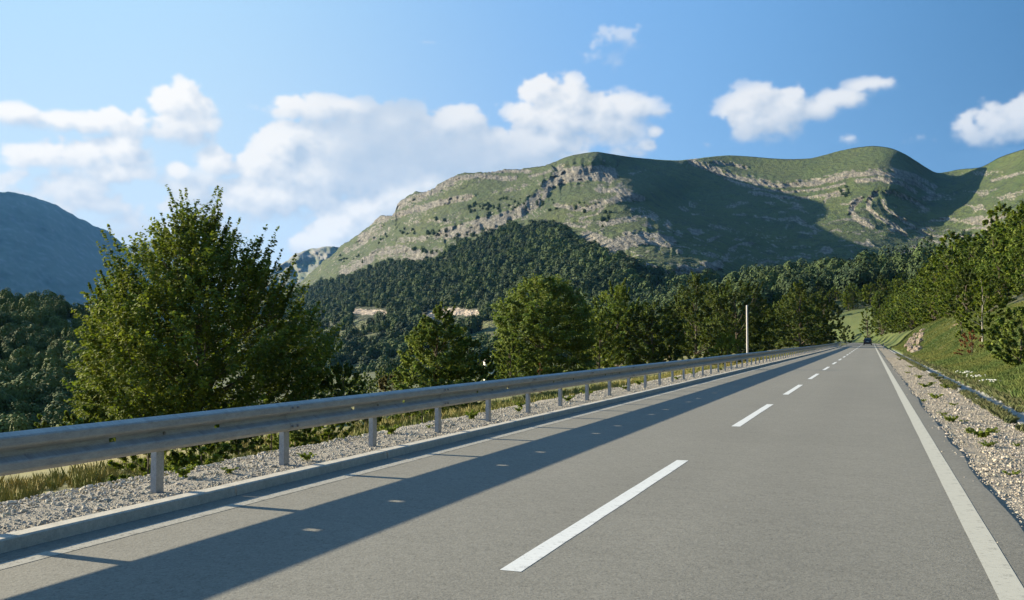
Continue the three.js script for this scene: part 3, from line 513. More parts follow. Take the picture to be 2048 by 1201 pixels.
// ------------------------------------------------------------------ guardrail
{
  const rail = base('guardrail', -5.98, 0, 0); tag(rail, 'galvanised steel guardrail with double-wave beam along the left verge', 'guardrail');
  // beam: two rounded waves with a hollow between, real sheet thickness
  const prof = [[0.0, 0.310], [0.014, 0.312], [0.030, 0.307], [0.076, 0.286], [0.085, 0.272], [0.086, 0.222], [0.080, 0.208], [0.030, 0.182], [0.020, 0.172], [0.018, 0.155], [0.020, 0.138], [0.030, 0.128], [0.080, 0.102], [0.086, 0.088], [0.085, 0.038], [0.076, 0.024], [0.030, 0.003], [0.014, -0.002], [0.0, 0.0]];
  const LEN = 4.16, slots = [[1.42, 1.50], [2.80, 2.88]];
  const cutsZ = [0, ...slots.flat(), LEN];
  const th = 0.004, pos = [], idx = [], uv = [];
  const quad = (a, b, c, d) => { const n = pos.length / 3; [a, b, c, d].forEach((p) => { pos.push(...p); uv.push(p[1] * 2 + p[0], p[2] / 2); }); idx.push(n, n + 1, n + 2, n, n + 2, n + 3); };
  const nrm = prof.map((p, i) => { const a = prof[Math.max(0, i - 1)], b = prof[Math.min(prof.length - 1, i + 1)]; const dx = b[0] - a[0], dy = b[1] - a[1], l = Math.hypot(dx, dy); return [dy / l, -dx / l]; });
  const innerP = prof.map((p, i) => [p[0] + nrm[i][0] * th, p[1] + nrm[i][1] * th]);
  for (let z = 0; z < cutsZ.length - 1; z++) for (let i = 0; i < prof.length - 1; i++) {
    if (z % 2 === 1 && (i === 8 || i === 9)) { // slot: open, with the sheet's edges
      continue;
    }
    const z0 = -cutsZ[z], z1 = -cutsZ[z + 1], a = prof[i], b = prof[i + 1], c = innerP[i], d = innerP[i + 1];
    quad([a[0], a[1], z0], [a[0], a[1], z1], [b[0], b[1], z1], [b[0], b[1], z0]);
    quad([c[0], c[1], z0], [d[0], d[1], z0], [d[0], d[1], z1], [c[0], c[1], z1]);
    if (z === 0) quad([a[0], a[1], z0], [b[0], b[1], z0], [d[0], d[1], z0], [c[0], c[1], z0]);
    if (z === cutsZ.length - 2) quad([a[0], a[1], z1], [c[0], c[1], z1], [d[0], d[1], z1], [b[0], b[1], z1]);
  }
  const beamG = geoFrom(pos, idx, null, uv);
  const postShape = new THREE.Shape(); // C section with rounded lips
  [[-0.03, -0.05], [0.03, -0.05], [0.03, -0.028], [0.024, -0.028], [0.024, -0.045], [-0.024, -0.045], [-0.024, 0.045], [0.024, 0.045], [0.024, 0.028], [0.03, 0.028], [0.03, 0.05], [-0.03, 0.05]].forEach(([x, y], i) => i ? postShape.lineTo(x, y) : postShape.moveTo(x, y));
  const postG = new THREE.ExtrudeGeometry(postShape, { depth: 1.0, bevelEnabled: false }); postG.rotateX(-Math.PI / 2);
  const spacerG = new THREE.BoxGeometry(0.035, 0.26, 0.08), boltG = new THREE.CylinderGeometry(0.013, 0.016, 0.014, 6); boltG.rotateZ(-Math.PI / 2);
  const bottom = 0.435;
  for (let k = -4; k < 49; k++) {
    const s0 = 9.1 + k * 4; if (s0 + 4 > 206) break;
    const b = mesh('beam', beamG, M.zinc, rail); b.position.set(0.045, bottom + grade(s0), -s0 + 0.08);
    b.rotation.set(-Math.atan((grade(s0 + 4) - grade(s0)) / 4) * -1, Math.atan(0.0055 / 4.16), 0); b.position.x += 0.0;
    for (let h = 0; h < 2; h++) {
      const s = s0 + h * 2;
      const p = mesh('post', postG, M.zincPost, rail); p.position.set(0, -0.30 + grade(s), -s); p.rotation.y = -Math.PI;
      const sp_ = mesh('spacer', spacerG, M.zincPost, rail); sp_.position.set(0.0415, bottom + 0.155 + grade(s), -s);
      if (s < 40) for (const [dz, y] of h ? [[0, 0.155]] : [[-0.05, 0.255], [-0.05, 0.055], [0.05, 0.255], [0.05, 0.055]]) { const bo = mesh('bolt', boltG, M.bolt, rail); bo.position.set(0.045 + (y === 0.155 ? 0.030 : 0.096), bottom + y + grade(s), -s + dz); }
    }
  }
  const lastPost = mesh('post', postG, M.zincPost, rail); lastPost.position.set(0, -0.30 + grade(205.1), -205.1); lastPost.rotation.y = -Math.PI;
}

// ------------------------------------------------------------------ trees
const greens = { beech: [[0.070, 0.118, 0.011], [0.185, 0.220, 0.022]], maple: [[0.085, 0.142, 0.020], [0.190, 0.230, 0.040]], dark: [[0.042, 0.074, 0.010], [0.10, 0.13, 0.018]], light: [[0.100, 0.155, 0.018], [0.205, 0.24, 0.032]], dry: [[0.10, 0.10, 0.03], [0.15, 0.12, 0.04]], rust: [[0.20, 0.075, 0.03], [0.28, 0.13, 0.05]] };
function tube(points, radii, sides = 5) {
  const pos = [], idx = [], T = new THREE.Vector3(), A = new THREE.Vector3(), B = new THREE.Vector3();
  points.forEach((p, i) => {
    T.subVectors(points[Math.min(points.length - 1, i + 1)], points[Math.max(0, i - 1)]).normalize();
    A.set(Math.abs(T.y) > 0.9 ? 1 : 0, Math.abs(T.y) > 0.9 ? 0 : 1, 0).cross(T).normalize(); B.crossVectors(T, A);
    for (let k = 0; k < sides; k++) { const a = k / sides * Math.PI * 2, c = Math.cos(a) * radii[i], d = Math.sin(a) * radii[i]; pos.push(p.x + A.x * c + B.x * d, p.y + A.y * c + B.y * d, p.z + A.z * c + B.z * d); }
  });
  for (let i = 0; i < points.length - 1; i++) for (let k = 0; k < sides; k++) { const a = i * sides + k, b = i * sides + (k + 1) % sides; idx.push(a, b, a + sides, b, b + sides, a + sides); }
  return geoFrom(pos, idx);
}
// crown: leaf-sized faces gathered in sprays through the crown's volume
function foliage(o, r, sprays) {
  const total = sprays.reduce((a, q) => a + (q.share ?? 1), 0), pers = sprays.map((q) => Math.max(5, Math.round(o.leaves * (q.share ?? 1) / total))), n = pers.reduce((a, q) => a + q, 0);
  const pos = new Float32Array(n * 12), nor = new Float32Array(n * 12), col = new Float32Array(n * 12), idx = new Uint32Array(n * 6);
  const [c0, c1] = greens[o.green], P = new THREE.Vector3(), X = new THREE.Vector3(), Y = new THREE.Vector3(), Z = new THREE.Vector3();
  const gauss = () => (r() + r() + r() - 1.5) * 0.8;
  let k = 0;
  for (let si = 0; si < sprays.length; si++) {
    const sp = sprays[si], per = pers[si];
    const hue = clamp(r() * 0.8 + (o.hue ?? 0.1)), br = 0.8 + r() * 0.4;
    for (let i = 0; i < per; i++, k++) {
      const t = Math.pow(r(), 0.8), wide = sp.wide * (1.05 - 0.75 * t);
      P.copy(sp.at).addScaledVector(sp.dir, (t * 1.15 - 0.3) * sp.len); P.x += gauss() * wide; P.y += gauss() * wide * 0.7; P.z += gauss() * wide;
      Z.set(r() - 0.5, r() - 0.5, r() - 0.5).multiplyScalar(1.5).addScaledVector(sp.dir, 0.5); Z.y += 0.45; Z.normalize();
      X.set(r() - 0.5, r() - 0.7, r() - 0.5).addScaledVector(sp.dir, 0.7); X.addScaledVector(Z, -X.dot(Z)).normalize(); Y.crossVectors(Z, X);
      const L = o.leaf * (0.6 + r() * 0.8), Wd = L * (0.27 + r() * 0.1);
      const q = k * 12, put = (j, a, b, z) => { pos[q + j] = P.x + X.x * a + Y.x * b + Z.x * z; pos[q + j + 1] = P.y + X.y * a + Y.y * b + Z.y * z; pos[q + j + 2] = P.z + X.z * a + Y.z * b + Z.z * z; };
      put(0, -L * 0.5, 0, 0); put(3, -L * 0.05, Wd, L * 0.09); put(6, L * 0.5, 0, 0); put(9, -L * 0.05, -Wd, L * 0.09);
      const f = br * (0.82 + r() * 0.36), h = clamp(hue + (r() - 0.5) * 0.4), c = mix3(c0, c1, h);
      for (let j = 0; j < 4; j++) { nor[q + j * 3] = Z.x; nor[q + j * 3 + 1] = Z.y; nor[q + j * 3 + 2] = Z.z; col[q + j * 3] = c[0] * f; col[q + j * 3 + 1] = c[1] * f; col[q + j * 3 + 2] = c[2] * f; }
      const b = k * 4, e = k * 6; idx[e] = b; idx[e + 1] = b + 2; idx[e + 2] = b + 1; idx[e + 3] = b; idx[e + 4] = b + 3; idx[e + 5] = b + 2;
    }
  }
  return geoFrom(pos, idx, col, null, nor);
}
const shapes = {
  round: [[0.06, 0.35], [0.15, 0.75], [0.3, 0.97], [0.5, 1], [0.7, 0.82], [0.85, 0.52], [0.95, 0.24], [1, 0.04]],
  broad: [[0.0, 0.75], [0.08, 0.95], [0.22, 1], [0.4, 0.96], [0.58, 0.84], [0.72, 0.66], [0.82, 0.46], [0.92, 0.22], [1, 0.05]],
  cone: [[0.02, 0.7], [0.12, 1], [0.3, 0.95], [0.5, 0.75], [0.7, 0.5], [0.85, 0.3], [1, 0.04]],
  oval: [[0.08, 0.4], [0.2, 0.8], [0.4, 1], [0.6, 0.95], [0.75, 0.78], [0.88, 0.48], [0.96, 0.25], [1, 0.06]],
  grand: [[0.0, 0.8], [0.1, 0.97], [0.25, 1], [0.45, 0.93], [0.6, 0.82], [0.72, 0.68], [0.8, 0.54], [0.88, 0.36], [0.95, 0.17], [1, 0.05]],
  globe: [[0.05, 0.6], [0.18, 0.9], [0.4, 1], [0.6, 0.98], [0.75, 0.9], [0.86, 0.74], [0.94, 0.52], [0.985, 0.26], [1, 0.08]],
  dome: [[0.05, 0.55], [0.2, 0.88], [0.4, 1], [0.6, 0.97], [0.76, 0.84], [0.88, 0.62], [0.96, 0.36], [1, 0.1]],
  bush: [[0.0, 0.8], [0.2, 1], [0.5, 0.95], [0.75, 0.7], [0.9, 0.4], [1, 0.08]],
  sparse: [[0.15, 0.5], [0.25, 0.9], [0.45, 1], [0.65, 0.7], [0.85, 0.35], [1, 0.05]],
};
// o: height, radius, shape, sprays, leaves, leaf (m), green, seed, up, shoots, bark
function makeTree(name, o) {
  const r = rng(o.seed), g = new THREE.Group(), h = o.height, R = o.radius, prof = shapes[o.shape];
  g.name = numbered(name); scene.add(g);
  const woods = [], lean = new THREE.Vector3((r() - 0.5) * 0.08 * h, 0, (r() - 0.5) * 0.08 * h), tr = o.trunk ?? Math.max(0.03, h * 0.016);
  const axis = (t) => new THREE.Vector3(lean.x * t * t + noise(t * 3, o.seed) * 0.03 * h * t, h * t, lean.z * t * t + noise(t * 3, o.seed + 9) * 0.03 * h * t);
  woods.push(tube([-0.05, 0.06, 0.2, 0.4, 0.6, 0.78, 0.92].map((t) => axis(t)), [1.5, 1.05, 0.9, 0.7, 0.48, 0.28, 0.1].map((k) => k * tr), 7));
  const lobes = []; for (let i = 0; i < 9; i++) lobes.push([r() * 6.28, r(), 0.88 + r() * 0.36]);
  const swell = (a, t) => { let s = 1; for (const [la, lt, f] of lobes) { const d = Math.cos(a - la) * 0.5 + 0.5, w = d ** 3 * Math.exp(-((t - lt) ** 2) / 0.03); s += (f - 1) * w; } return s; };
  const sprays = [];
  for (let i = 0; i < o.sprays; i++) {
    let t, tries = 0; do { t = r(); } while (r() > poly(prof, t) * 0.9 + 0.1 && tries++ < 20);
    t = Math.max(t, prof[0][0]);
    const a = r() * 6.283, inner = i % 4 === 0 ? 0.15 + r() * 0.5 : 0.55 + 0.45 * Math.sqrt(r()), rad = poly(prof, t) * R * swell(a, t) * inner;
    const c = axis(t); c.x += Math.cos(a) * rad; c.z += Math.sin(a) * rad;
    const dir = new THREE.Vector3(Math.cos(a) * (0.9 - 0.5 * t), (o.up ?? 0.35) + t * 0.5 + (r() - 0.5) * 0.5, Math.sin(a) * (0.9 - 0.5 * t)); dir.x += (r() - 0.5) * 0.5; dir.z += (r() - 0.5) * 0.5; dir.normalize();
    const len = (o.sprayLen ?? 0.17 * R) * (0.6 + r() * 0.9);
    sprays.push({ at: c, dir, len, wide: len * (o.sprayWide ?? 0.42), t });
  }
  for (let i = 0; i < (o.shoots ?? 0); i++) { // long leading shoots that break the outline
    const t = 0.5 + 0.5 * r(), a = r() * 6.283, rad = poly(prof, t) * R * swell(a, t) * (0.75 + r() * 0.25), c = axis(t * 0.97); c.x += Math.cos(a) * rad; c.z += Math.sin(a) * rad;
    const dir = new THREE.Vector3(Math.cos(a) * 0.42, 1, Math.sin(a) * 0.42).normalize(), len = R * (0.16 + r() * 0.2) * (o.shootLen ?? 1);
    for (let k = 0; k < 3; k++) sprays.push({ at: c.clone().addScaledVector(dir, len * k * 0.42), dir, len: len * 0.55, wide: len * (0.17 - k * 0.045), t, share: 0.85 - k * 0.15 });
    if (len > 0.5) woods.push(tube([c.clone().addScaledVector(dir, -len * 0.6), c.clone().addScaledVector(dir, len)], [0.018 * R * 0.3, 0.004], 4));
  }
  const limbs = o.limbs ?? 26;
  for (let i = 0; i < limbs; i++) {
    const s = sprays[Math.floor(r() * o.sprays)], t0 = clamp(s.t - 0.12 - r() * 0.2, 0.06, 0.85), p0 = axis(t0), mid = p0.clone().lerp(s.at, 0.55); mid.y += (r() - 0.2) * 0.05 * h;
    woods.push(tube([p0, mid, s.at.clone().addScaledVector(s.dir, s.len * 0.5)], [tr * 0.42 * (1 - t0 * 0.6), tr * 0.22, tr * 0.06], 5));
  }
  mesh('trunk', mergeGeometries(woods), o.bark ?? M.bark, g);
  mesh('crown', foliage(o, r, sprays), M.leaf, g);
  return g;
}
function stand(o, x, s, turn = 0, scale = 1, dy = 0) { o.position.set(x, G(x, s) + dy, -s); o.rotation.y = turn; o.scale.setScalar(scale); return o; }
// a tree whose crown spans the bearings u0..u1 and tops out at bearing height v, at a given distance
function surveyedTree(name, label, u, dist, topV, halfU, o, group) {
  const [x, s] = spot(u, dist), y = G(x, s), h = (HORIZON - topV) / FOCAL * dist + EYE - y;
  const t = makeTree(name, { height: h * 0.97, radius: halfU / FOCAL * dist, ...o });
  t.position.set(x, y - 0.05, -s); tag(t, label, o.category ?? 'tree', group); return t;
}
surveyedTree('beech_tree', 'largest leafy beech tree with feathery upright shoots behind the near guardrail', 400, 60, 434, 220, { shape: 'grand', sprays: 1450, leaves: 118000, leaf: 0.225, green: 'beech', seed: 101, up: 0.5, shoots: 80, shootLen: 1.25, limbs: 60, sprayLen: 1.45, sprayWide: 0.42, hue: 0.1 });
surveyedTree('beech_tree', 'pointed leafy tree rising behind the guardrail below the bare earth cut', 872, 46, 612, 80, { shape: 'grand', sprays: 420, leaves: 32000, sprayWide: 0.7, leaf: 0.145, green: 'maple', seed: 102, up: 0.3, shoots: 8, limbs: 30, hue: 0.1 });
surveyedTree('beech_tree', 'low bushy tree leaning against the pointed tree on its road side', 940, 50, 668, 50, { shape: 'oval', sprays: 200, leaves: 13000, leaf: 0.145, green: 'maple', seed: 103, shoots: 6, hue: 0.15 });
surveyedTree('maple_tree', 'tall rounded tree with dense dull green crown, midway along the guardrail', 1084, 118, 556, 88, { shape: 'globe', sprays: 560, leaves: 44000, leaf: 0.33, green: 'maple', seed: 104, up: 0.1, shoots: 0, limbs: 40, sprayLen: 1.2, sprayWide: 0.75, hue: 0.05 });
surveyedTree('maple_tree', 'pale round tree at the foot of the tall rounded tree', 1022, 108, 672, 40, { shape: 'round', sprays: 160, leaves: 13000, leaf: 0.27, green: 'light', seed: 105, up: 0.1, hue: 0.0 });
surveyedTree('beech_tree', 'spire-topped bright green tree just beyond the tall rounded tree', 1236, 170, 568, 82, { shape: 'broad', sprayWide: 0.65, sprays: 380, leaves: 30000, leaf: 0.42, green: 'light', seed: 106, up: 0.3, shoots: 10, hue: -0.05 });
surveyedTree('beech_tree', 'bright leafy bush tree in front of the spire-topped tree', 1198, 130, 632, 52, { shape: 'round', sprays: 180, leaves: 14000, leaf: 0.33, green: 'light', seed: 107, shoots: 6 });
surveyedTree('beech_tree', 'dark low tree between the spire-topped tree and the twin-topped grove', 1305, 165, 604, 60, { shape: 'dome', sprays: 220, leaves: 15000, leaf: 0.42, green: 'dark', seed: 108, shoots: 4, sprayWide: 0.7 });
surveyedTree('beech_tree', 'first tall dark tree of the twin-topped grove, left of the white pole', 1392, 190, 554, 74, { shape: 'broad', sprayWide: 0.65, sprays: 280, leaves: 24000, leaf: 0.42, green: 'dark', seed: 109, up: 0.3, shoots: 10, hue: 0.2 });
surveyedTree('beech_tree', 'broad dark tree directly behind the white pole', 1474, 180, 564, 78, { shape: 'dome', sprayWide: 0.65, sprays: 280, leaves: 24000, leaf: 0.42, green: 'dark', seed: 110, up: 0.3, shoots: 8, hue: 0.15 });
surveyedTree('roadside_bush', 'pale green bush beside the foot of the white pole', 1455, 108, 666, 36, { shape: 'bush', sprays: 120, leaves: 7000, leaf: 0.26, green: 'light', seed: 111, category: 'bush' });
surveyedTree('beech_tree', 'isolated dark tree between the white pole and the black car', 1600, 222, 568, 62, { shape: 'broad', sprayWide: 0.65, sprays: 280, leaves: 20000, leaf: 0.46, green: 'dark', seed: 112, up: 0.25, shoots: 6, hue: 0.2 });
surveyedTree('beech_tree', 'smaller dark tree on the car side of the isolated dark tree', 1648, 245, 592, 34, { shape: 'oval', sprays: 140, leaves: 8000, leaf: 0.6, green: 'dark', seed: 113, shoots: 6, hue: 0.2 });
surveyedTree('beech_tree', 'dark filler tree low between the white pole tree and the isolated tree', 1540, 235, 622, 40, { shape: 'round', sprays: 120, leaves: 7000, leaf: 0.6, green: 'dark', seed: 114 });
surveyedTree('roadside_bush', 'small rounded bush between the largest tree and the pointed tree', 690, 62, 722, 46, { shape: 'round', sprays: 130, leaves: 11000, leaf: 0.18, green: 'maple', seed: 115, shoots: 8, category: 'bush' });
surveyedTree('roadside_bush', 'olive brown bush just left of the pointed tree', 782, 74, 744, 36, { shape: 'bush', sprays: 90, leaves: 4500, leaf: 0.24, green: 'dry', seed: 116, category: 'bush' });
surveyedTree('roadside_bush', 'little bright sapling in front of the dark hillside at the picture edge', 88, 42, 822, 26, { shape: 'cone', sprays: 60, leaves: 2600, leaf: 0.17, green: 'light', seed: 117, shoots: 4, category: 'bush' });
surveyedTree('roadside_bush', 'low spreading bush at the left foot of the largest tree', 175, 50, 812, 70, { shape: 'bush', sprays: 120, leaves: 7000, leaf: 0.22, green: 'beech', seed: 118, shoots: 4, category: 'bush' });
surveyedTree('dry_shrub', 'rust brown dead sapling in front of the tall rounded tree', 1080, 64, 716, 7, { shape: 'cone', sprays: 26, leaves: 700, leaf: 0.12, green: 'rust', seed: 119, category: 'shrub' });
// shrubs under and just behind the rail
const shrubs = [[300, 17, 838, 70, 'bush', 'beech'], [405, 16, 852, 60, 'bush', 'beech'], [545, 17.5, 797, 32, 'sparse', 'light'], [590, 19, 842, 46, 'bush', 'light'], [480, 22, 846, 60, 'bush', 'dark'], [660, 24, 822, 50, 'bush', 'beech'], [735, 30, 806, 40, 'bush', 'dark'], [845, 27, 762, 10, 'sparse', 'light'], [820, 33, 798, 44, 'bush', 'beech'], [930, 42, 790, 40, 'bush', 'dark']];
const shrubWords = ['dense dark shrub behind the guardrail post nearest the viewer', 'dense dark shrub between the two nearest guardrail posts', 'young bright sapling poking above the rail at the second post', 'bright leafy shrub under the rail beside the second post', 'dark shrub in the shade behind the yellow grass', 'leafy shrub seen under the rail before the third post', 'dark shrub low behind the third guardrail post', 'thin bright sapling tip above the rail in front of the pointed tree', 'leafy shrub under the pointed tree, behind the fourth post', 'dark shrub behind the fifth guardrail post'];
shrubs.forEach(([u, d, v, hu, shape, green], i) => surveyedTree('verge_shrub', shrubWords[i], u, d, v, hu, { shape, sprays: shape === 'sparse' ? 30 : 90, leaves: shape === 'sparse' ? 500 : 3600, leaf: 0.095, green, seed: 200 + i, shoots: 5, limbs: 14, trunk: 0.02, category: 'shrub' }, 'shrubs along the guardrail'));
console.log('left trees');

// right-hand hillside wood
const woodProto = [
  { height: 10, radius: 3.6, shape: 'dome', sprays: 150, leaves: 4400, leaf: 0.46, green: 'beech', seed: 301, shoots: 4, up: 0.22, sprayWide: 0.6, hue: -0.05 },
  { height: 9, radius: 3.4, shape: 'round', sprays: 150, leaves: 4400, leaf: 0.46, green: 'maple', seed: 302, shoots: 4, hue: -0.1, up: 0.22, sprayWide: 0.6 },
  { height: 10.5, radius: 3.3, shape: 'oval', sprays: 150, leaves: 4400, leaf: 0.46, green: 'beech', seed: 303, shoots: 4, up: 0.22, sprayWide: 0.6, hue: -0.1 },
  { height: 8.5, radius: 3.2, shape: 'grand', sprays: 150, leaves: 4400, leaf: 0.46, green: 'dark', seed: 304, shoots: 4, up: 0.22, sprayWide: 0.6, hue: 0.1 },
];
{
  const protos = [], r = rng(9), front = (s) => poly([[20, 10], [40, 10.5], [75, 11], [110, 9.8], [145, 7.6], [190, 6.8], [260, 6.5], [330, 7]], s);
  let n = 0;
  for (let s = 50; s < 330; s += 7.4) {
    const rowsDeep = 3;
    for (let k = 0; k < rowsDeep; k++) {
      const x = front(s) + k * 5.2 + r() * 3 + bend(s), q = s + (r() - 0.5) * 5, i = Math.floor(r() * 4);
      const f = (k === 0 ? 0.8 : 1.15) * (0.85 + r() * 0.4) * poly([[50, 0.38], [90, 0.46], [130, 0.76], [220, 1.05], [330, 1.15]], s);
      let t;
      if (!protos[i]) { t = protos[i] = makeTree('hillside_tree', woodProto[i]); } else { t = protos[i].clone(); t.name = numbered('hillside_tree'); scene.add(t); }
      stand(t, x, q, r() * 6.28, f, -0.1); tag(t, 'broadleaf tree in the dense wood on the slope right of the road', 'tree', 'trees of the wood right of the road'); n++;
    }
  }
  // the far end of the same wood, where the road bends out of sight: smaller in view, so simpler crowns
  const far = [];
  const farProto = [{ height: 10, radius: 3.3, shape: 'oval', sprays: 80, leaves: 1900, leaf: 0.85, green: 'beech', seed: 305, shoots: 6, sprayWide: 0.6, limbs: 12 }, { height: 9.5, radius: 3.5, shape: 'dome', sprays: 80, leaves: 1900, leaf: 0.85, green: 'light', seed: 306, hue: -0.2, sprayWide: 0.6, limbs: 12 }, { height: 10.5, radius: 3.0, shape: 'cone', sprays: 80, leaves: 1900, leaf: 0.85, green: 'dark', seed: 307, shoots: 6, sprayWide: 0.6, limbs: 12 }];
  for (let i = 0; i < 95; i++) {
    const s = 325 + r() * 140, side = r() < 0.8 ? 1 : -1, x = bend(s) + (side > 0 ? 7 + r() * 85 : -9 - r() * 30);
    if (Math.hypot((x + 9) / 9, (s - 385) / 55) < 1 || Math.abs(x - bend(s)) < 7) continue;
    const k = Math.floor(r() * 3); let t;
    if (!far[k]) t = far[k] = makeTree('far_hillside_tree', farProto[k]); else { t = far[k].clone(); t.name = numbered('far_hillside_tree'); scene.add(t); }
    stand(t, x, s, r() * 6.28, 0.75 + r() * 0.4, -0.1); tag(t, 'leafy tree in the wood beyond the car where the road bends away', 'tree', 'trees beyond the bend of the road');
  }
  for (let i = 0; i < 34; i++) { // thin trees round the little meadow
    const s = 335 + r() * 110, x = -50 + r() * 48; if (Math.abs(x - bend(s)) < 8 || Math.hypot((x + 8) / 7, (s - 372) / 40) < 1) continue;
    const k = Math.floor(r() * 3), t = far[k].clone(); t.name = numbered('far_hillside_tree'); scene.add(t);
    stand(t, x, s, r() * 6.28, 0.6 + r() * 0.4, -0.1); tag(t, 'leafy tree in the wood beyond the car where the road bends away', 'tree', 'trees beyond the bend of the road');
  }
  // trees along the left side of the road beyond the guardrail
  for (let i = 0; i < 26; i++) {
    const s = 235 + r() * 95, x = bend(s) - 15 - r() * 40, k = Math.floor(r() * 3), t = far[k].clone(); t.name = numbered('far_hillside_tree'); scene.add(t);
    stand(t, x, s, r() * 6.28, 0.8 + r() * 0.4, -0.1); tag(t, 'leafy tree in the row left of the road beyond the guardrail end', 'tree', 'trees left of the road beyond the guardrail');
  }
  console.log('hillside trees', n);
}
surveyedTree('birch_sapling', 'slender pale-trunked young tree standing alone on the grassy bank', 1966, 56, 540, 44, { shape: 'sparse', sprays: 130, leaves: 6500, leaf: 0.17, green: 'beech', seed: 321, limbs: 7, bark: M.birchBark, trunk: 0.05 });
surveyedTree('bank_bush', 'big dense green bush at the right edge on the bank foot', 2042, 34, 612, 62, { shape: 'round', sprays: 200, leaves: 13000, leaf: 0.14, green: 'maple', seed: 322, shoots: 6, category: 'bush' });
surveyedTree('bank_bush', 'reddish brown low bush beside the pale-trunked young tree', 1945, 52, 655, 26, { shape: 'bush', sprays: 50, leaves: 1800, leaf: 0.10, green: 'rust', seed: 324, category: 'bush' });
surveyedTree('bank_bush', 'small bright bush at the meadow edge under the wood', 1925, 74, 612, 14, { shape: 'bush', sprays: 40, leaves: 1500, leaf: 0.18, green: 'light', seed: 325, category: 'bush' });
surveyedTree('meadow_bush', 'dark round bush beyond the car at the edge of the small meadow', 1690, 300, 650, 18, { shape: 'bush', sprays: 60, leaves: 3000, leaf: 0.5, green: 'dark', seed: 326, category: 'bush' });
surveyedTree('meadow_bush', 'slender pale green tree standing right above the black car', 1736, 310, 606, 14, { shape: 'oval', sprays: 70, leaves: 3600, leaf: 0.5, green: 'light', seed: 327, category: 'tree' });
surveyedTree('meadow_bush', 'pointed light tree right of the black car below the wood', 1764, 300, 618, 13, { shape: 'cone', sprays: 60, leaves: 3000, leaf: 0.5, green: 'light', seed: 328, category: 'tree' });

// ------------------------------------------------------------------ far woods
function farCrown(seed, faces, size = 1) {
  const r = rng(seed), pos = [], col = [], P = new THREE.Vector3(), Z = new THREE.Vector3(), X = new THREE.Vector3(), Y = new THREE.Vector3();
  const lobes = []; for (let i = 0; i < 7; i++) lobes.push([(r() - 0.5) * 0.7, 0.35 + r() * 0.45, (r() - 0.5) * 0.7, 0.26 + r() * 0.16]);
  for (let i = 0; i < faces; i++) {
    const l = lobes[i % 7]; Z.set(r() - 0.5, r() - 0.5, r() - 0.5).normalize();
    P.set(l[0] + Z.x * l[3], l[1] + Z.y * l[3] * 1.15, l[2] + Z.z * l[3]);
    Z.x += (r() - 0.5) * 0.9; Z.y += (r() - 0.2) * 0.9; Z.z += (r() - 0.5) * 0.9; Z.normalize();
    X.set(r() - 0.5, r() - 0.5, r() - 0.5).cross(Z).normalize(); Y.crossVectors(Z, X);
    const L = (0.055 + r() * 0.06) * size, f = 0.75 + r() * 0.5;
    for (const [a, b] of [[-1, -0.6], [1, -0.5], [0.1, 1]]) { pos.push(P.x + (X.x * a + Y.x * b) * L, P.y + (X.y * a + Y.y * b) * L, P.z + (X.z * a + Y.z * b) * L); col.push(f, f, f); }
  }
  return geoFrom(pos, null, col);
}
function wood(name, label, spots, seed, palette, faces = 620, size = 1) {
  const g = new THREE.Group(); g.name = numbered(name); scene.add(g); tag(g, label, 'forest', null, 'stuff');
  const r = rng(seed), q = new THREE.Object3D(), c = new THREE.Color();
  for (let v = 0; v < 3; v++) {
    const mine = spots.filter((_, i) => i % 3 === v), m = lit(new THREE.InstancedMesh(farCrown(seed + v, faces, size), M.farLeaf, mine.length)); m.name = 'tree_mass'; m.userData.kind = 'stuff';
    mine.forEach(([p, size], i) => { q.position.copy(p); q.rotation.set(0, r() * 6.28, 0); const w = size * (0.75 + r() * 0.5); q.scale.set(w * (0.8 + r() * 0.4), w * (0.8 + r() * 0.7), w * (0.8 + r() * 0.4)); q.updateMatrix(); m.setMatrixAt(i, q.matrix); const t = mix3(palette[0], palette[1], clamp(0.5 + fbm(p.x / 60, p.z / 60, 17, 3) * 1.5 + (r() - 0.5) * 0.9)); c.setRGB(...t); m.setColorAt(i, c); });
    g.add(m);
  }
  return g;
}
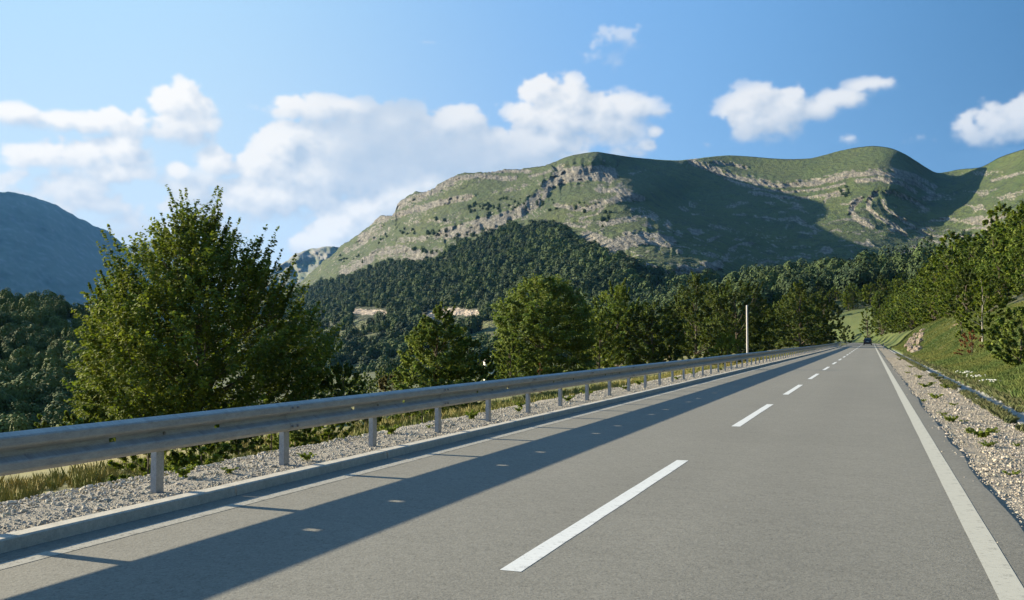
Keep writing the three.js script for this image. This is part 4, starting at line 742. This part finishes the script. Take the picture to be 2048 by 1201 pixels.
{
  const r = rng(41), spots = [];
  for (let v = 452; v < 800;) {
    let stepV = 2.6;
    for (let u = 350; u < 1960;) {
      const d = mountainReach(u, v), sp_ = 6.2 * FOCAL / d; // about eight metres apart
      const uu = u + (r() - 0.5) * sp_, vv = v + (r() - 0.5) * 3.2;
      u += sp_ * (v > 640 ? 1.0 : 0.9);
      if (vv < poly(woodEdge, uu) + 3 + noise(uu / 14, vv / 14, 2) * 9 || vv > mountainFoot(uu) || [0, 4, 8, 12, 16].some((k) => cutAt(uu, vv - k)) || cutAt(uu, vv + 3)) continue;
      if (uu > 1290 && vv < 640 && fbm(uu / 60, vv / 40, 5, 2) > 0.12 && vv < poly(woodEdge, uu) + 40) continue;
      const p = onMountain(uu, vv);
      if (meadowAt(uu, vv, p) && r() > 0.06) continue;
      if (r() < 0.12) continue;
      p.y -= 0.6; const big = clamp(0.5 + fbm(p.x / 70, p.z / 70, 31, 2) * 1.6); spots.push([p, (4.5 + r() * 4.5 + r() * r() * 4) * (0.75 + big * 0.5)]);
    }
    v += stepV * (v > 640 ? 1.5 : 1);
  }
  for (const [u, v, n, ru, rv] of [[815, 466, 14, 14, 6], [872, 470, 16, 16, 7], [955, 420, 26, 20, 9], [1215, 440, 14, 9, 14], [760, 480, 10, 10, 8], [985, 415, 10, 10, 5], [1060, 408, 22, 34, 10], [880, 440, 8, 10, 4], [1000, 400, 8, 10, 4], [1690, 385, 12, 10, 12], [1900, 478, 20, 40, 6], [700, 520, 16, 20, 8], [850, 505, 12, 20, 6], [1140, 415, 14, 40, 10], [930, 480, 14, 20, 8]])
    for (let i = 0; i < n * 0.7; i++) { const p = onMountain(u + (r() - 0.5) * 2.6 * ru, v + (r() - 0.5) * 2.2 * rv); spots.push([p, 3 + r() * 4.5]); }
  console.log('forest', spots.length);
  wood('forest', 'dark green forest covering the lower slopes of the mountain', spots, 500, [[0.014, 0.036, 0.008], [0.056, 0.092, 0.015]]);
}
{ // wood closing the valley beyond the road
  const r = rng(43), spots = [];
  for (let i = 0; i < 2600; i++) {
    const s = 450 + r() * 500, x = -240 + r() * 500;
    const meadow = false;
    if (meadow || (Math.abs(x - bend(s)) < 12 && s < 420)) continue;
    spots.push([new THREE.Vector3(x, G(x, s) - 0.5, -s), 8 + r() * 4]);
  }
  wood('forest', 'bright green wood closing the valley where the road disappears', spots, 520, [[0.022, 0.046, 0.010], [0.055, 0.088, 0.016]], 1600, 0.6);
}
{ // scrub on the dark hillside
  const r = rng(44), spots = [];
  for (let i = 0; i < 6000; i++) {
    const u = -760 + r() * 1160, top = hillTop(u), v = top + 2 + r() * (930 - top), n = rockOnHill(u, v);
    if (n > 0.06 && v > 640) continue;
    const d = hillReach(u, v), p = at(u, v, d + hillRelief(u, v, d)); p.y -= 0.3; spots.push([p, 1.4 + r() * 3]);
  }
  wood('scrub', 'low dark scrub growing over the shaded rocky hillside', spots, 540, [[0.042, 0.070, 0.017], [0.105, 0.14, 0.03]], 1600, 0.6);
}
// trees one can tell apart on the valley floor
{
  const r = rng(45), protos = [];
  const list = [[650, 760, 300], [668, 756, 320], [716, 752, 330], [740, 746, 380], [762, 744, 390], [785, 742, 420], [700, 742, 420], [728, 735, 450], [655, 735, 450], [620, 750, 350], [960, 742, 330], [990, 748, 330], [1010, 725, 420], [955, 715, 520], [985, 700, 560], [1160, 728, 330], [1180, 715, 360], [810, 735, 420], [640, 715, 560], [690, 712, 600]];
  list.forEach(([u, v, d], i) => {
    const p = at(u, v, d), h = 9 + r() * 4; let t; const [x, s] = [p.x, -p.z], k = i % 2;
    if (!protos[k]) t = protos[k] = makeTree('valley_tree', k ? { height: 10, radius: 3.6, shape: 'round', sprays: 90, leaves: 3200, leaf: 0.7, green: 'maple', seed: 402, sprayWide: 0.6, limbs: 12 } : { height: 11, radius: 3.2, shape: 'oval', sprays: 90, leaves: 3200, leaf: 0.7, green: 'light', seed: 401, sprayWide: 0.6, limbs: 12 });
    else { t = protos[k].clone(); t.name = numbered('valley_tree'); scene.add(t); }
    stand(t, x, s, r() * 6.28, h / 10, -0.1); tag(t, 'leafy tree standing on the valley floor below the road', 'tree', 'trees on the valley floor');
  });
}
console.log('woods');

// ------------------------------------------------------------------ grass, weeds, flowers
function tuft(seed, blades, spread, bendy, thin) {
  const r = rng(seed), pos = [], col = [];
  for (let i = 0; i < blades; i++) {
    const a = r() * 6.28, d = r() * spread, x = Math.cos(a) * d, z = Math.sin(a) * d, h = 0.6 + r() * 0.5, w = thin * (0.7 + r() * 0.6), b = r() * 6.28, lx = Math.cos(b) * bendy * r() * h, lz = Math.sin(b) * bendy * r() * h, px = Math.cos(a + 1.5) * w, pz = Math.sin(a + 1.5) * w, f = 0.8 + r() * 0.4;
    pos.push(x - px, 0, z - pz, x + px, 0, z + pz, x + lx * 0.35 + px * 0.7, h * 0.6, z + lz * 0.35 + pz * 0.7, x - px, 0, z - pz, x + lx * 0.35 + px * 0.7, h * 0.6, z + lz * 0.35 + pz * 0.7, x + lx, h, z + lz);
    for (let k = 0; k < 6; k++) col.push(f, f, f);
  }
  return geoFrom(pos, null, col);
}
scatter('grass', tuft(3, 30, 0.3, 0.55, 0.011), M.blade, 26000, (r, q, c) => {
  const s = nearBiased(r, 2, 200, 1.7), x = -7.05 + vergeEdge(s) - Math.pow(r(), 1.5) * 11;
  const dens = fbm(x / 2.2, s / 2.6, 3, 3); if (dens < -0.04) return false;
  const k = (0.10 + r() * 0.12 + clamp(dens) * 0.3) * lerp(0.55, 1.3, sstep(-7.2, -11, x)); q.position.set(x, G(x, s) - 0.02, -s); q.rotation.set(0, r() * 6.28, 0); q.scale.set(k, k * (0.8 + r() * 0.6), k);
  const t = mix3([0.12, 0.155, 0.025], [0.33, 0.265, 0.075], clamp(0.3 + r() * 0.5 + fbm(x / 3, s / 3, 9, 2) * 1.4)); c.setRGB(...t); return true;
}, 'tall yellow green grass growing behind the guardrail', 'grass', 21);
scatter('grass', tuft(4, 30, 0.5, 0.7, 0.02), M.blade, 60000, (r, q, c) => {
  const s = nearBiased(r, 6, 190, 1.5), x = 3.35 + Math.pow(r(), 1.2) * 8.5;
  const bare = fbm(x / 3, s / 4, 12, 3); if (bare > 0.30 && r() > 0.2) return false;
  const k = (0.05 + r() * 0.09) * (x < 4.2 ? 1.3 : 1); q.position.set(x, G(x, s) - 0.01, -s); q.rotation.set(0, r() * 6.28, 0); q.scale.set(k * 1.2, k, k * 1.2);
  const t = mix3([0.046, 0.092, 0.007], [0.120, 0.130, 0.018], clamp(0.28 + r() * 0.45 + fbm(x / 4, s / 6, 2, 3) * 1.6)); c.setRGB(...t); return true;
}, 'green meadow grass covering the bank right of the road', 'grass', 22);
scatter('grass', tuft(6, 26, 0.4, 0.8, 0.018), M.blade, 9000, (r, q, c) => {
  const s = nearBiased(r, 4, 110, 1.5), x = (r() < 0.4 ? 2.30 + r() * 0.24 : 3.14 + r() * 0.4), dens = fbm(x / 1.2, s / 2.2, 30, 3); if (x < 3 && dens < -0.02) return false;
  const k = 0.05 + r() * 0.10; q.position.set(x, x < 3 ? -0.10 : G(x, s) - 0.02, -s); q.rotation.set(0, r() * 6.28, 0); q.scale.set(k * 1.4, k, k * 1.4);
  const t = mix3([0.045, 0.07, 0.014], [0.11, 0.105, 0.035], r()); c.setRGB(...t); return true;
}, 'weedy grass along both lips of the drainage channel', 'grass', 23);
{ // weeds in the gravel
  const r = rng(31); let proto;
  const make = () => { const g = new THREE.Group(); g.name = numbered('weed_plant'); scene.add(g); const sprays = []; for (let i = 0; i < 9; i++) { const a = i / 9 * 6.28 + r(); sprays.push({ at: new THREE.Vector3(0, 0.02, 0), dir: new THREE.Vector3(Math.cos(a), 0.28 + r() * 0.3, Math.sin(a)).normalize(), len: 0.13 + r() * 0.1, wide: 0.035, t: 1 }); } mesh('leaves', foliage({ leaves: 240, leaf: 0.045, green: 'light', hue: 0.1 }, r, sprays), M.leaf, g); return g; };
  const add = (x, y, s, k, label, group) => { let t; if (!proto) t = proto = make(); else { t = proto.clone(); t.name = numbered('weed_plant'); scene.add(t); } t.position.set(x, y, -s); t.rotation.y = r() * 6.28; t.scale.set(k, k * (0.7 + r() * 0.5), k * (0.7 + r() * 0.6)); tag(t, label, 'weed', group); };
  for (const [u, v, k] of [[1960, 875, 1.4], [1972, 893, 0.9], [1900, 846, 1.0], [1885, 832, 0.7], [1870, 798, 1.1], [1935, 868, 0.5], [1905, 812, 0.7], [1850, 775, 1.2], [1838, 757, 1.2], [1862, 768, 0.9], [1822, 735, 1.4], [1925, 845, 0.5], [1815, 748, 0.8], [2020, 952, 0.6], [1985, 865, 0.5], [1890, 775, 1.3], [1800, 720, 1.5], [1845, 806, 0.6], [2030, 890, 0.5], [1880, 858, 0.4]]) { const d = FOCAL * (EYE + 0.05) / (v - HORIZON), [x, s] = spot(u, d); if (x < 1.1 || x > 2.45) continue; add(x, -0.035 - (x - 1.2) * 0.05, s, k, 'low green weed sprouting from the right-hand gravel shoulder', 'weeds in the gravel shoulder'); }
  for (const [s, x, k] of [[7.9, -6.35, 0.9], [8.3, -6.1, 0.6], [9.5, -5.95, 0.7], [12.6, -6.5, 1.0], [13.5, -6.3, 0.5], [15.4, -6.4, 1.1], [17.2, -6.2, 0.7], [18.4, -6.6, 1.0], [20.5, -6.25, 1.1], [23, -6.5, 1.0], [26, -6.3, 1.1], [29, -6.6, 1.2], [33, -6.2, 1.0], [38, -6.5, 1.2], [44, -6.3, 1.2]]) add(x, 0.085, s, k, 'small weed growing in the gravel under the guardrail', 'weeds under the guardrail');
}
{ // yellow flowers and white ditch flowers
  const flower = (name, label, x, y, s, colour, n, h, spread, seed) => {
    const g = base(name, x, y, -s), r = rng(seed), stems = [], heads = [];
    for (let i = 0; i < n; i++) { const a = r() * 6.28, d = r() * spread, p0 = new THREE.Vector3(Math.cos(a) * d * 0.5, 0, Math.sin(a) * d * 0.5), p1 = new THREE.Vector3(Math.cos(a) * d, h * (0.7 + r() * 0.4), Math.sin(a) * d); stems.push(tube([p0, p1], [0.004, 0.003], 4)); const q = new THREE.SphereGeometry(0.022 + r() * 0.012, 6, 4); q.scale(1, 0.55, 1); q.translate(p1.x, p1.y, p1.z); heads.push(q); }
    mesh('stem', mergeGeometries(stems), std([0.07, 0.11, 0.03], 0.8), g); mesh('flower_head', mergeGeometries(heads), std(colour, 0.8), g); tag(g, label, 'flower');
  };
  const [fx, fs] = spot(208, 10.4); flower('yellow_flower', 'clump of yellow flowers at the gravel edge near the first post', fx, G(fx, fs), fs, [0.72, 0.52, 0.03], 16, 0.28, 0.3, 51);
  const [gx, gs] = spot(268, 11.2); flower('yellow_flower', 'sparse yellow flowers just left of the nearest guardrail post', gx, G(gx, gs), gs, [0.66, 0.50, 0.04], 7, 0.25, 0.3, 52);
  [[1872, 728, 'white flowers spilling over the channel lip, nearest clump'], [1848, 722, 'white flowers on the bank foot, farther clump'], [1912, 742, 'white flowers in the grass above the channel bend']].forEach(([u, v, label], i) => { const d = 38 - i * 4, [x, s] = spot(u, d), xx = Math.max(3.4, x); flower('white_flower', label, xx, G(xx, s), s, [0.7, 0.7, 0.66], 22, 0.22, 0.45, 60 + i); });
}

// ------------------------------------------------------------------ rocks of the road cut
function boulder(seed, rx, ry, rz, colA, colB) {
  const g = new THREE.IcosahedronGeometry(1, 4), p = g.attributes.position, col = [], v = new THREE.Vector3();
  for (let i = 0; i < p.count; i++) { v.fromBufferAttribute(p, i); const f = 1 + fbm(v.x * 1.3 + seed, v.y * 1.3, v.z * 1.3, 4) * 0.75, strat = Math.round(v.y * 5 + fbm(v.x + seed, v.z, 2, 2) * 2) / 5; p.setXYZ(i, v.x * f * rx, lerp(v.y, strat, 0.55) * f * ry, v.z * f * rz); const n = fbm(v.x * 4 + seed, v.y * 9, v.z * 4, 3); col.push(...mix3(colA, colB, clamp(0.5 + n * 1.6))); }
  g.setAttribute('color', new THREE.Float32BufferAttribute(col, 3)); g.deleteAttribute('normal'); g.deleteAttribute('uv'); const q = g; q.setAttribute('uv', new THREE.Float32BufferAttribute(Array.from({ length: p.count * 2 }, (_, i) => (i % 2 ? p.getY(i >> 1) : p.getX(i >> 1) + p.getZ(i >> 1)) * 0.6), 2)); q.computeVertexNormals(); return q;
}
{
  const r = rng(91); let n = 0;
  const rockShapes = [boulder(0, 1, 0.75, 1.3, [0.15, 0.11, 0.085], [0.30, 0.235, 0.19]), boulder(5.3, 1, 0.6, 1.1, [0.12, 0.10, 0.08], [0.25, 0.215, 0.175]), boulder(9.1, 1, 0.9, 1.0, [0.14, 0.11, 0.09], [0.27, 0.22, 0.18])];
  for (let i = 0; i < 44; i++) {
    const t = r(), s = 98 + t * 56, x = 3.55 + t * 1.6 + r() * (0.7 + t * 1.6), k = (0.18 + r() * 0.32) * (t < 0.3 ? 1.15 : 1);
    const m = mesh('cut_rock', rockShapes[i % 3], M.rock, scene); m.position.set(x, G(x, s) - k * 0.1, -s); m.scale.setScalar(k); m.rotation.set((r() - 0.5) * 0.8, r() * 6.28, (r() - 0.5) * 0.8); tag(m, 'broken pinkish grey rock in the stony cut at the bank foot', 'rock', 'rocks of the road cut'); n++;
  }
}
{ const m = mesh('loose_boulder', boulder(40, 0.35, 0.16, 0.3, [0.22, 0.2, 0.18], [0.36, 0.33, 0.3]), M.rock, scene); const [x, s] = spot(8, 9.4); m.position.set(x, G(x, s) + 0.02, -s); tag(m, 'flat grey stone at the gravel edge in the bottom left corner', 'rock'); }

// ------------------------------------------------------------------ pole, marker posts, car, house
{
  const [x, s] = spot(1495, 70), y = G(x, s) - 0.3, top = (HORIZON - 611) / FOCAL * 70 + EYE - y, p = base('white_pole', x, y, -s); tag(p, 'plain white round pole rising behind the guardrail', 'pole');
  const g = new THREE.CylinderGeometry(0.062, 0.07, top - 0.06, 20); g.translate(0, (top - 0.06) / 2, 0); mesh('shaft', g, M.white, p);
  const c = new THREE.SphereGeometry(0.068, 20, 10, 0, Math.PI * 2, 0, Math.PI / 2); c.translate(0, top - 0.06, 0); mesh('cap', c, M.white, p);
}
function markerPost(x, s, y, label) {
  const g = base('marker_post', x + bend(s), y, -s); tag(g, label, 'marker post', 'roadside marker posts');
  const sh = new THREE.Shape([[-0.06, -0.04], [0.06, -0.04], [0.045, 0.05], [-0.045, 0.05]].map(([a, b]) => new THREE.Vector2(a, b)));
  const body = new THREE.ExtrudeGeometry(sh, { depth: 0.95, bevelEnabled: true, bevelSize: 0.006, bevelThickness: 0.02, bevelSegments: 2 }); body.rotateX(-Math.PI / 2); mesh('body', body, M.white, g);
  const band = new THREE.BoxGeometry(0.136, 0.16, 0.116); band.translate(0, 0.78, -0.004); mesh('black_band', band, M.black, g);
  const ref = new THREE.BoxGeometry(0.05, 0.11, 0.01); ref.translate(0, 0.78, 0.058); mesh('reflector', ref, M.reflector, g);
}
markerPost(1.75, 154, -0.08 + grade(154), 'white marker post standing at the right road edge before the car');
markerPost(-5.75, 206.5, 0.0 + grade(206), 'white marker post at the far end of the guardrail');
markerPost(1.9, 262, -0.08 + grade(262), 'white marker post at the right road edge beyond the car');
markerPost(-5.9, 262, 0.0 + grade(262), 'white marker post at the left road edge beyond the guardrail end');
{ // black car seen from behind, driving away
  const s = 236, x = -0.72, car = base('car', x, grade(s) + 0.002, -s); tag(car, 'black hatchback car driving away in the right lane far ahead', 'car');
  const side = new THREE.Shape(); // z forward -> shape x, height -> shape y
  [[-1.95, 0.42], [-2.02, 0.62], [-1.98, 0.92], [-1.86, 1.02], [-1.52, 1.48], [-1.30, 1.55], [0.2, 1.56], [0.5, 1.5], [1.05, 1.02], [1.9, 0.86], [2.05, 0.7], [2.06, 0.4], [1.9, 0.3], [-1.85, 0.3]].forEach(([a, b], i) => i ? side.lineTo(a, b) : side.moveTo(a, b));
  side.closePath();
  const bodyG = new THREE.ExtrudeGeometry(side, { depth: 1.56, bevelEnabled: true, bevelSize: 0.05, bevelThickness: 0.10, bevelSegments: 4 }); bodyG.translate(0, 0, -0.78); bodyG.rotateY(Math.PI / 2);
  { const p = bodyG.attributes.position; for (let i = 0; i < p.count; i++) { const y = p.getY(i); if (y > 0.95) p.setX(i, p.getX(i) * (1 - 0.19 * (y - 0.95) / 0.6)); } bodyG.computeVertexNormals(); }
  const body = mesh('body', bodyG, M.black, car);
  const rw = new THREE.PlaneGeometry(1.22, 0.48); rw.rotateX(-0.64); rw.translate(0, 1.27, 1.765); mesh('rear_window', rw, M.glass, car);
  const bump = new THREE.BoxGeometry(1.66, 0.2, 0.12, 1, 1, 1); bump.translate(0, 0.5, 2.05); mesh('bumper', bump, M.black, car);
  const plate = new THREE.BoxGeometry(0.52, 0.11, 0.02); plate.translate(0, 0.78, 2.075); mesh('number_plate', plate, M.plate, car);
  for (const k of [-1, 1]) { const l = new THREE.BoxGeometry(0.22, 0.24, 0.06); l.translate(k * 0.72, 0.9, 2.0); mesh('tail_light', l, M.tail, car); const mir = new THREE.SphereGeometry(0.09, 10, 8); mir.scale(1.2, 0.8, 0.7); mir.translate(k * 0.98, 1.08, -0.7); mesh('wing_mirror', mir, M.black, car); }
  const tyreG = new THREE.TorusGeometry(0.235, 0.09, 10, 24); tyreG.rotateY(Math.PI / 2); tyreG.scale(1.2, 1, 1); const rimG = new THREE.CylinderGeometry(0.2, 0.2, 0.12, 20); rimG.rotateZ(Math.PI / 2);
  for (const [k, z] of [[-1, 1.3], [1, 1.3], [-1, -1.3], [1, -1.3]]) { const w = new THREE.Group(); w.name = 'wheel'; w.position.set(k * 0.79, 0.325, z); car.add(w); mesh('tyre', tyreG, M.tyre, w); mesh('rim', rimG, M.rim, w); }
}
{ // small white house down in the valley
  const p = at(980, 737, 420), y = G(p.x, -p.z), h = base('white_house', p.x, Math.max(y, p.y) - 0.2, p.z, 0.5); tag(h, 'small white house half hidden between the trees in the valley', 'house');
  h.position.y = y - 0.2; const lift = Math.max(0, p.y - y);
  const wallG = new THREE.BoxGeometry(5, 3 + lift, 6); wallG.translate(0, (3 + lift) / 2, 0); mesh('wall', wallG, M.plaster, h);
  const roofS = new THREE.Shape([[-2.9, 0], [2.9, 0], [0, 2.3]].map(([a, b]) => new THREE.Vector2(a, b))), roofG = new THREE.ExtrudeGeometry(roofS, { depth: 6.6, bevelEnabled: false }); roofG.translate(0, 3 + lift + 0.003, -3.3); mesh('roof', roofG, M.roofTile, h);
  for (const xw of [-1.3, 1.3]) { const w = new THREE.BoxGeometry(0.9, 1.1, 0.06); w.translate(xw, lift + 1.7, 3.01); mesh('window', w, M.glass, h); }
}
console.log('done');
renderer.render(scene, camera);
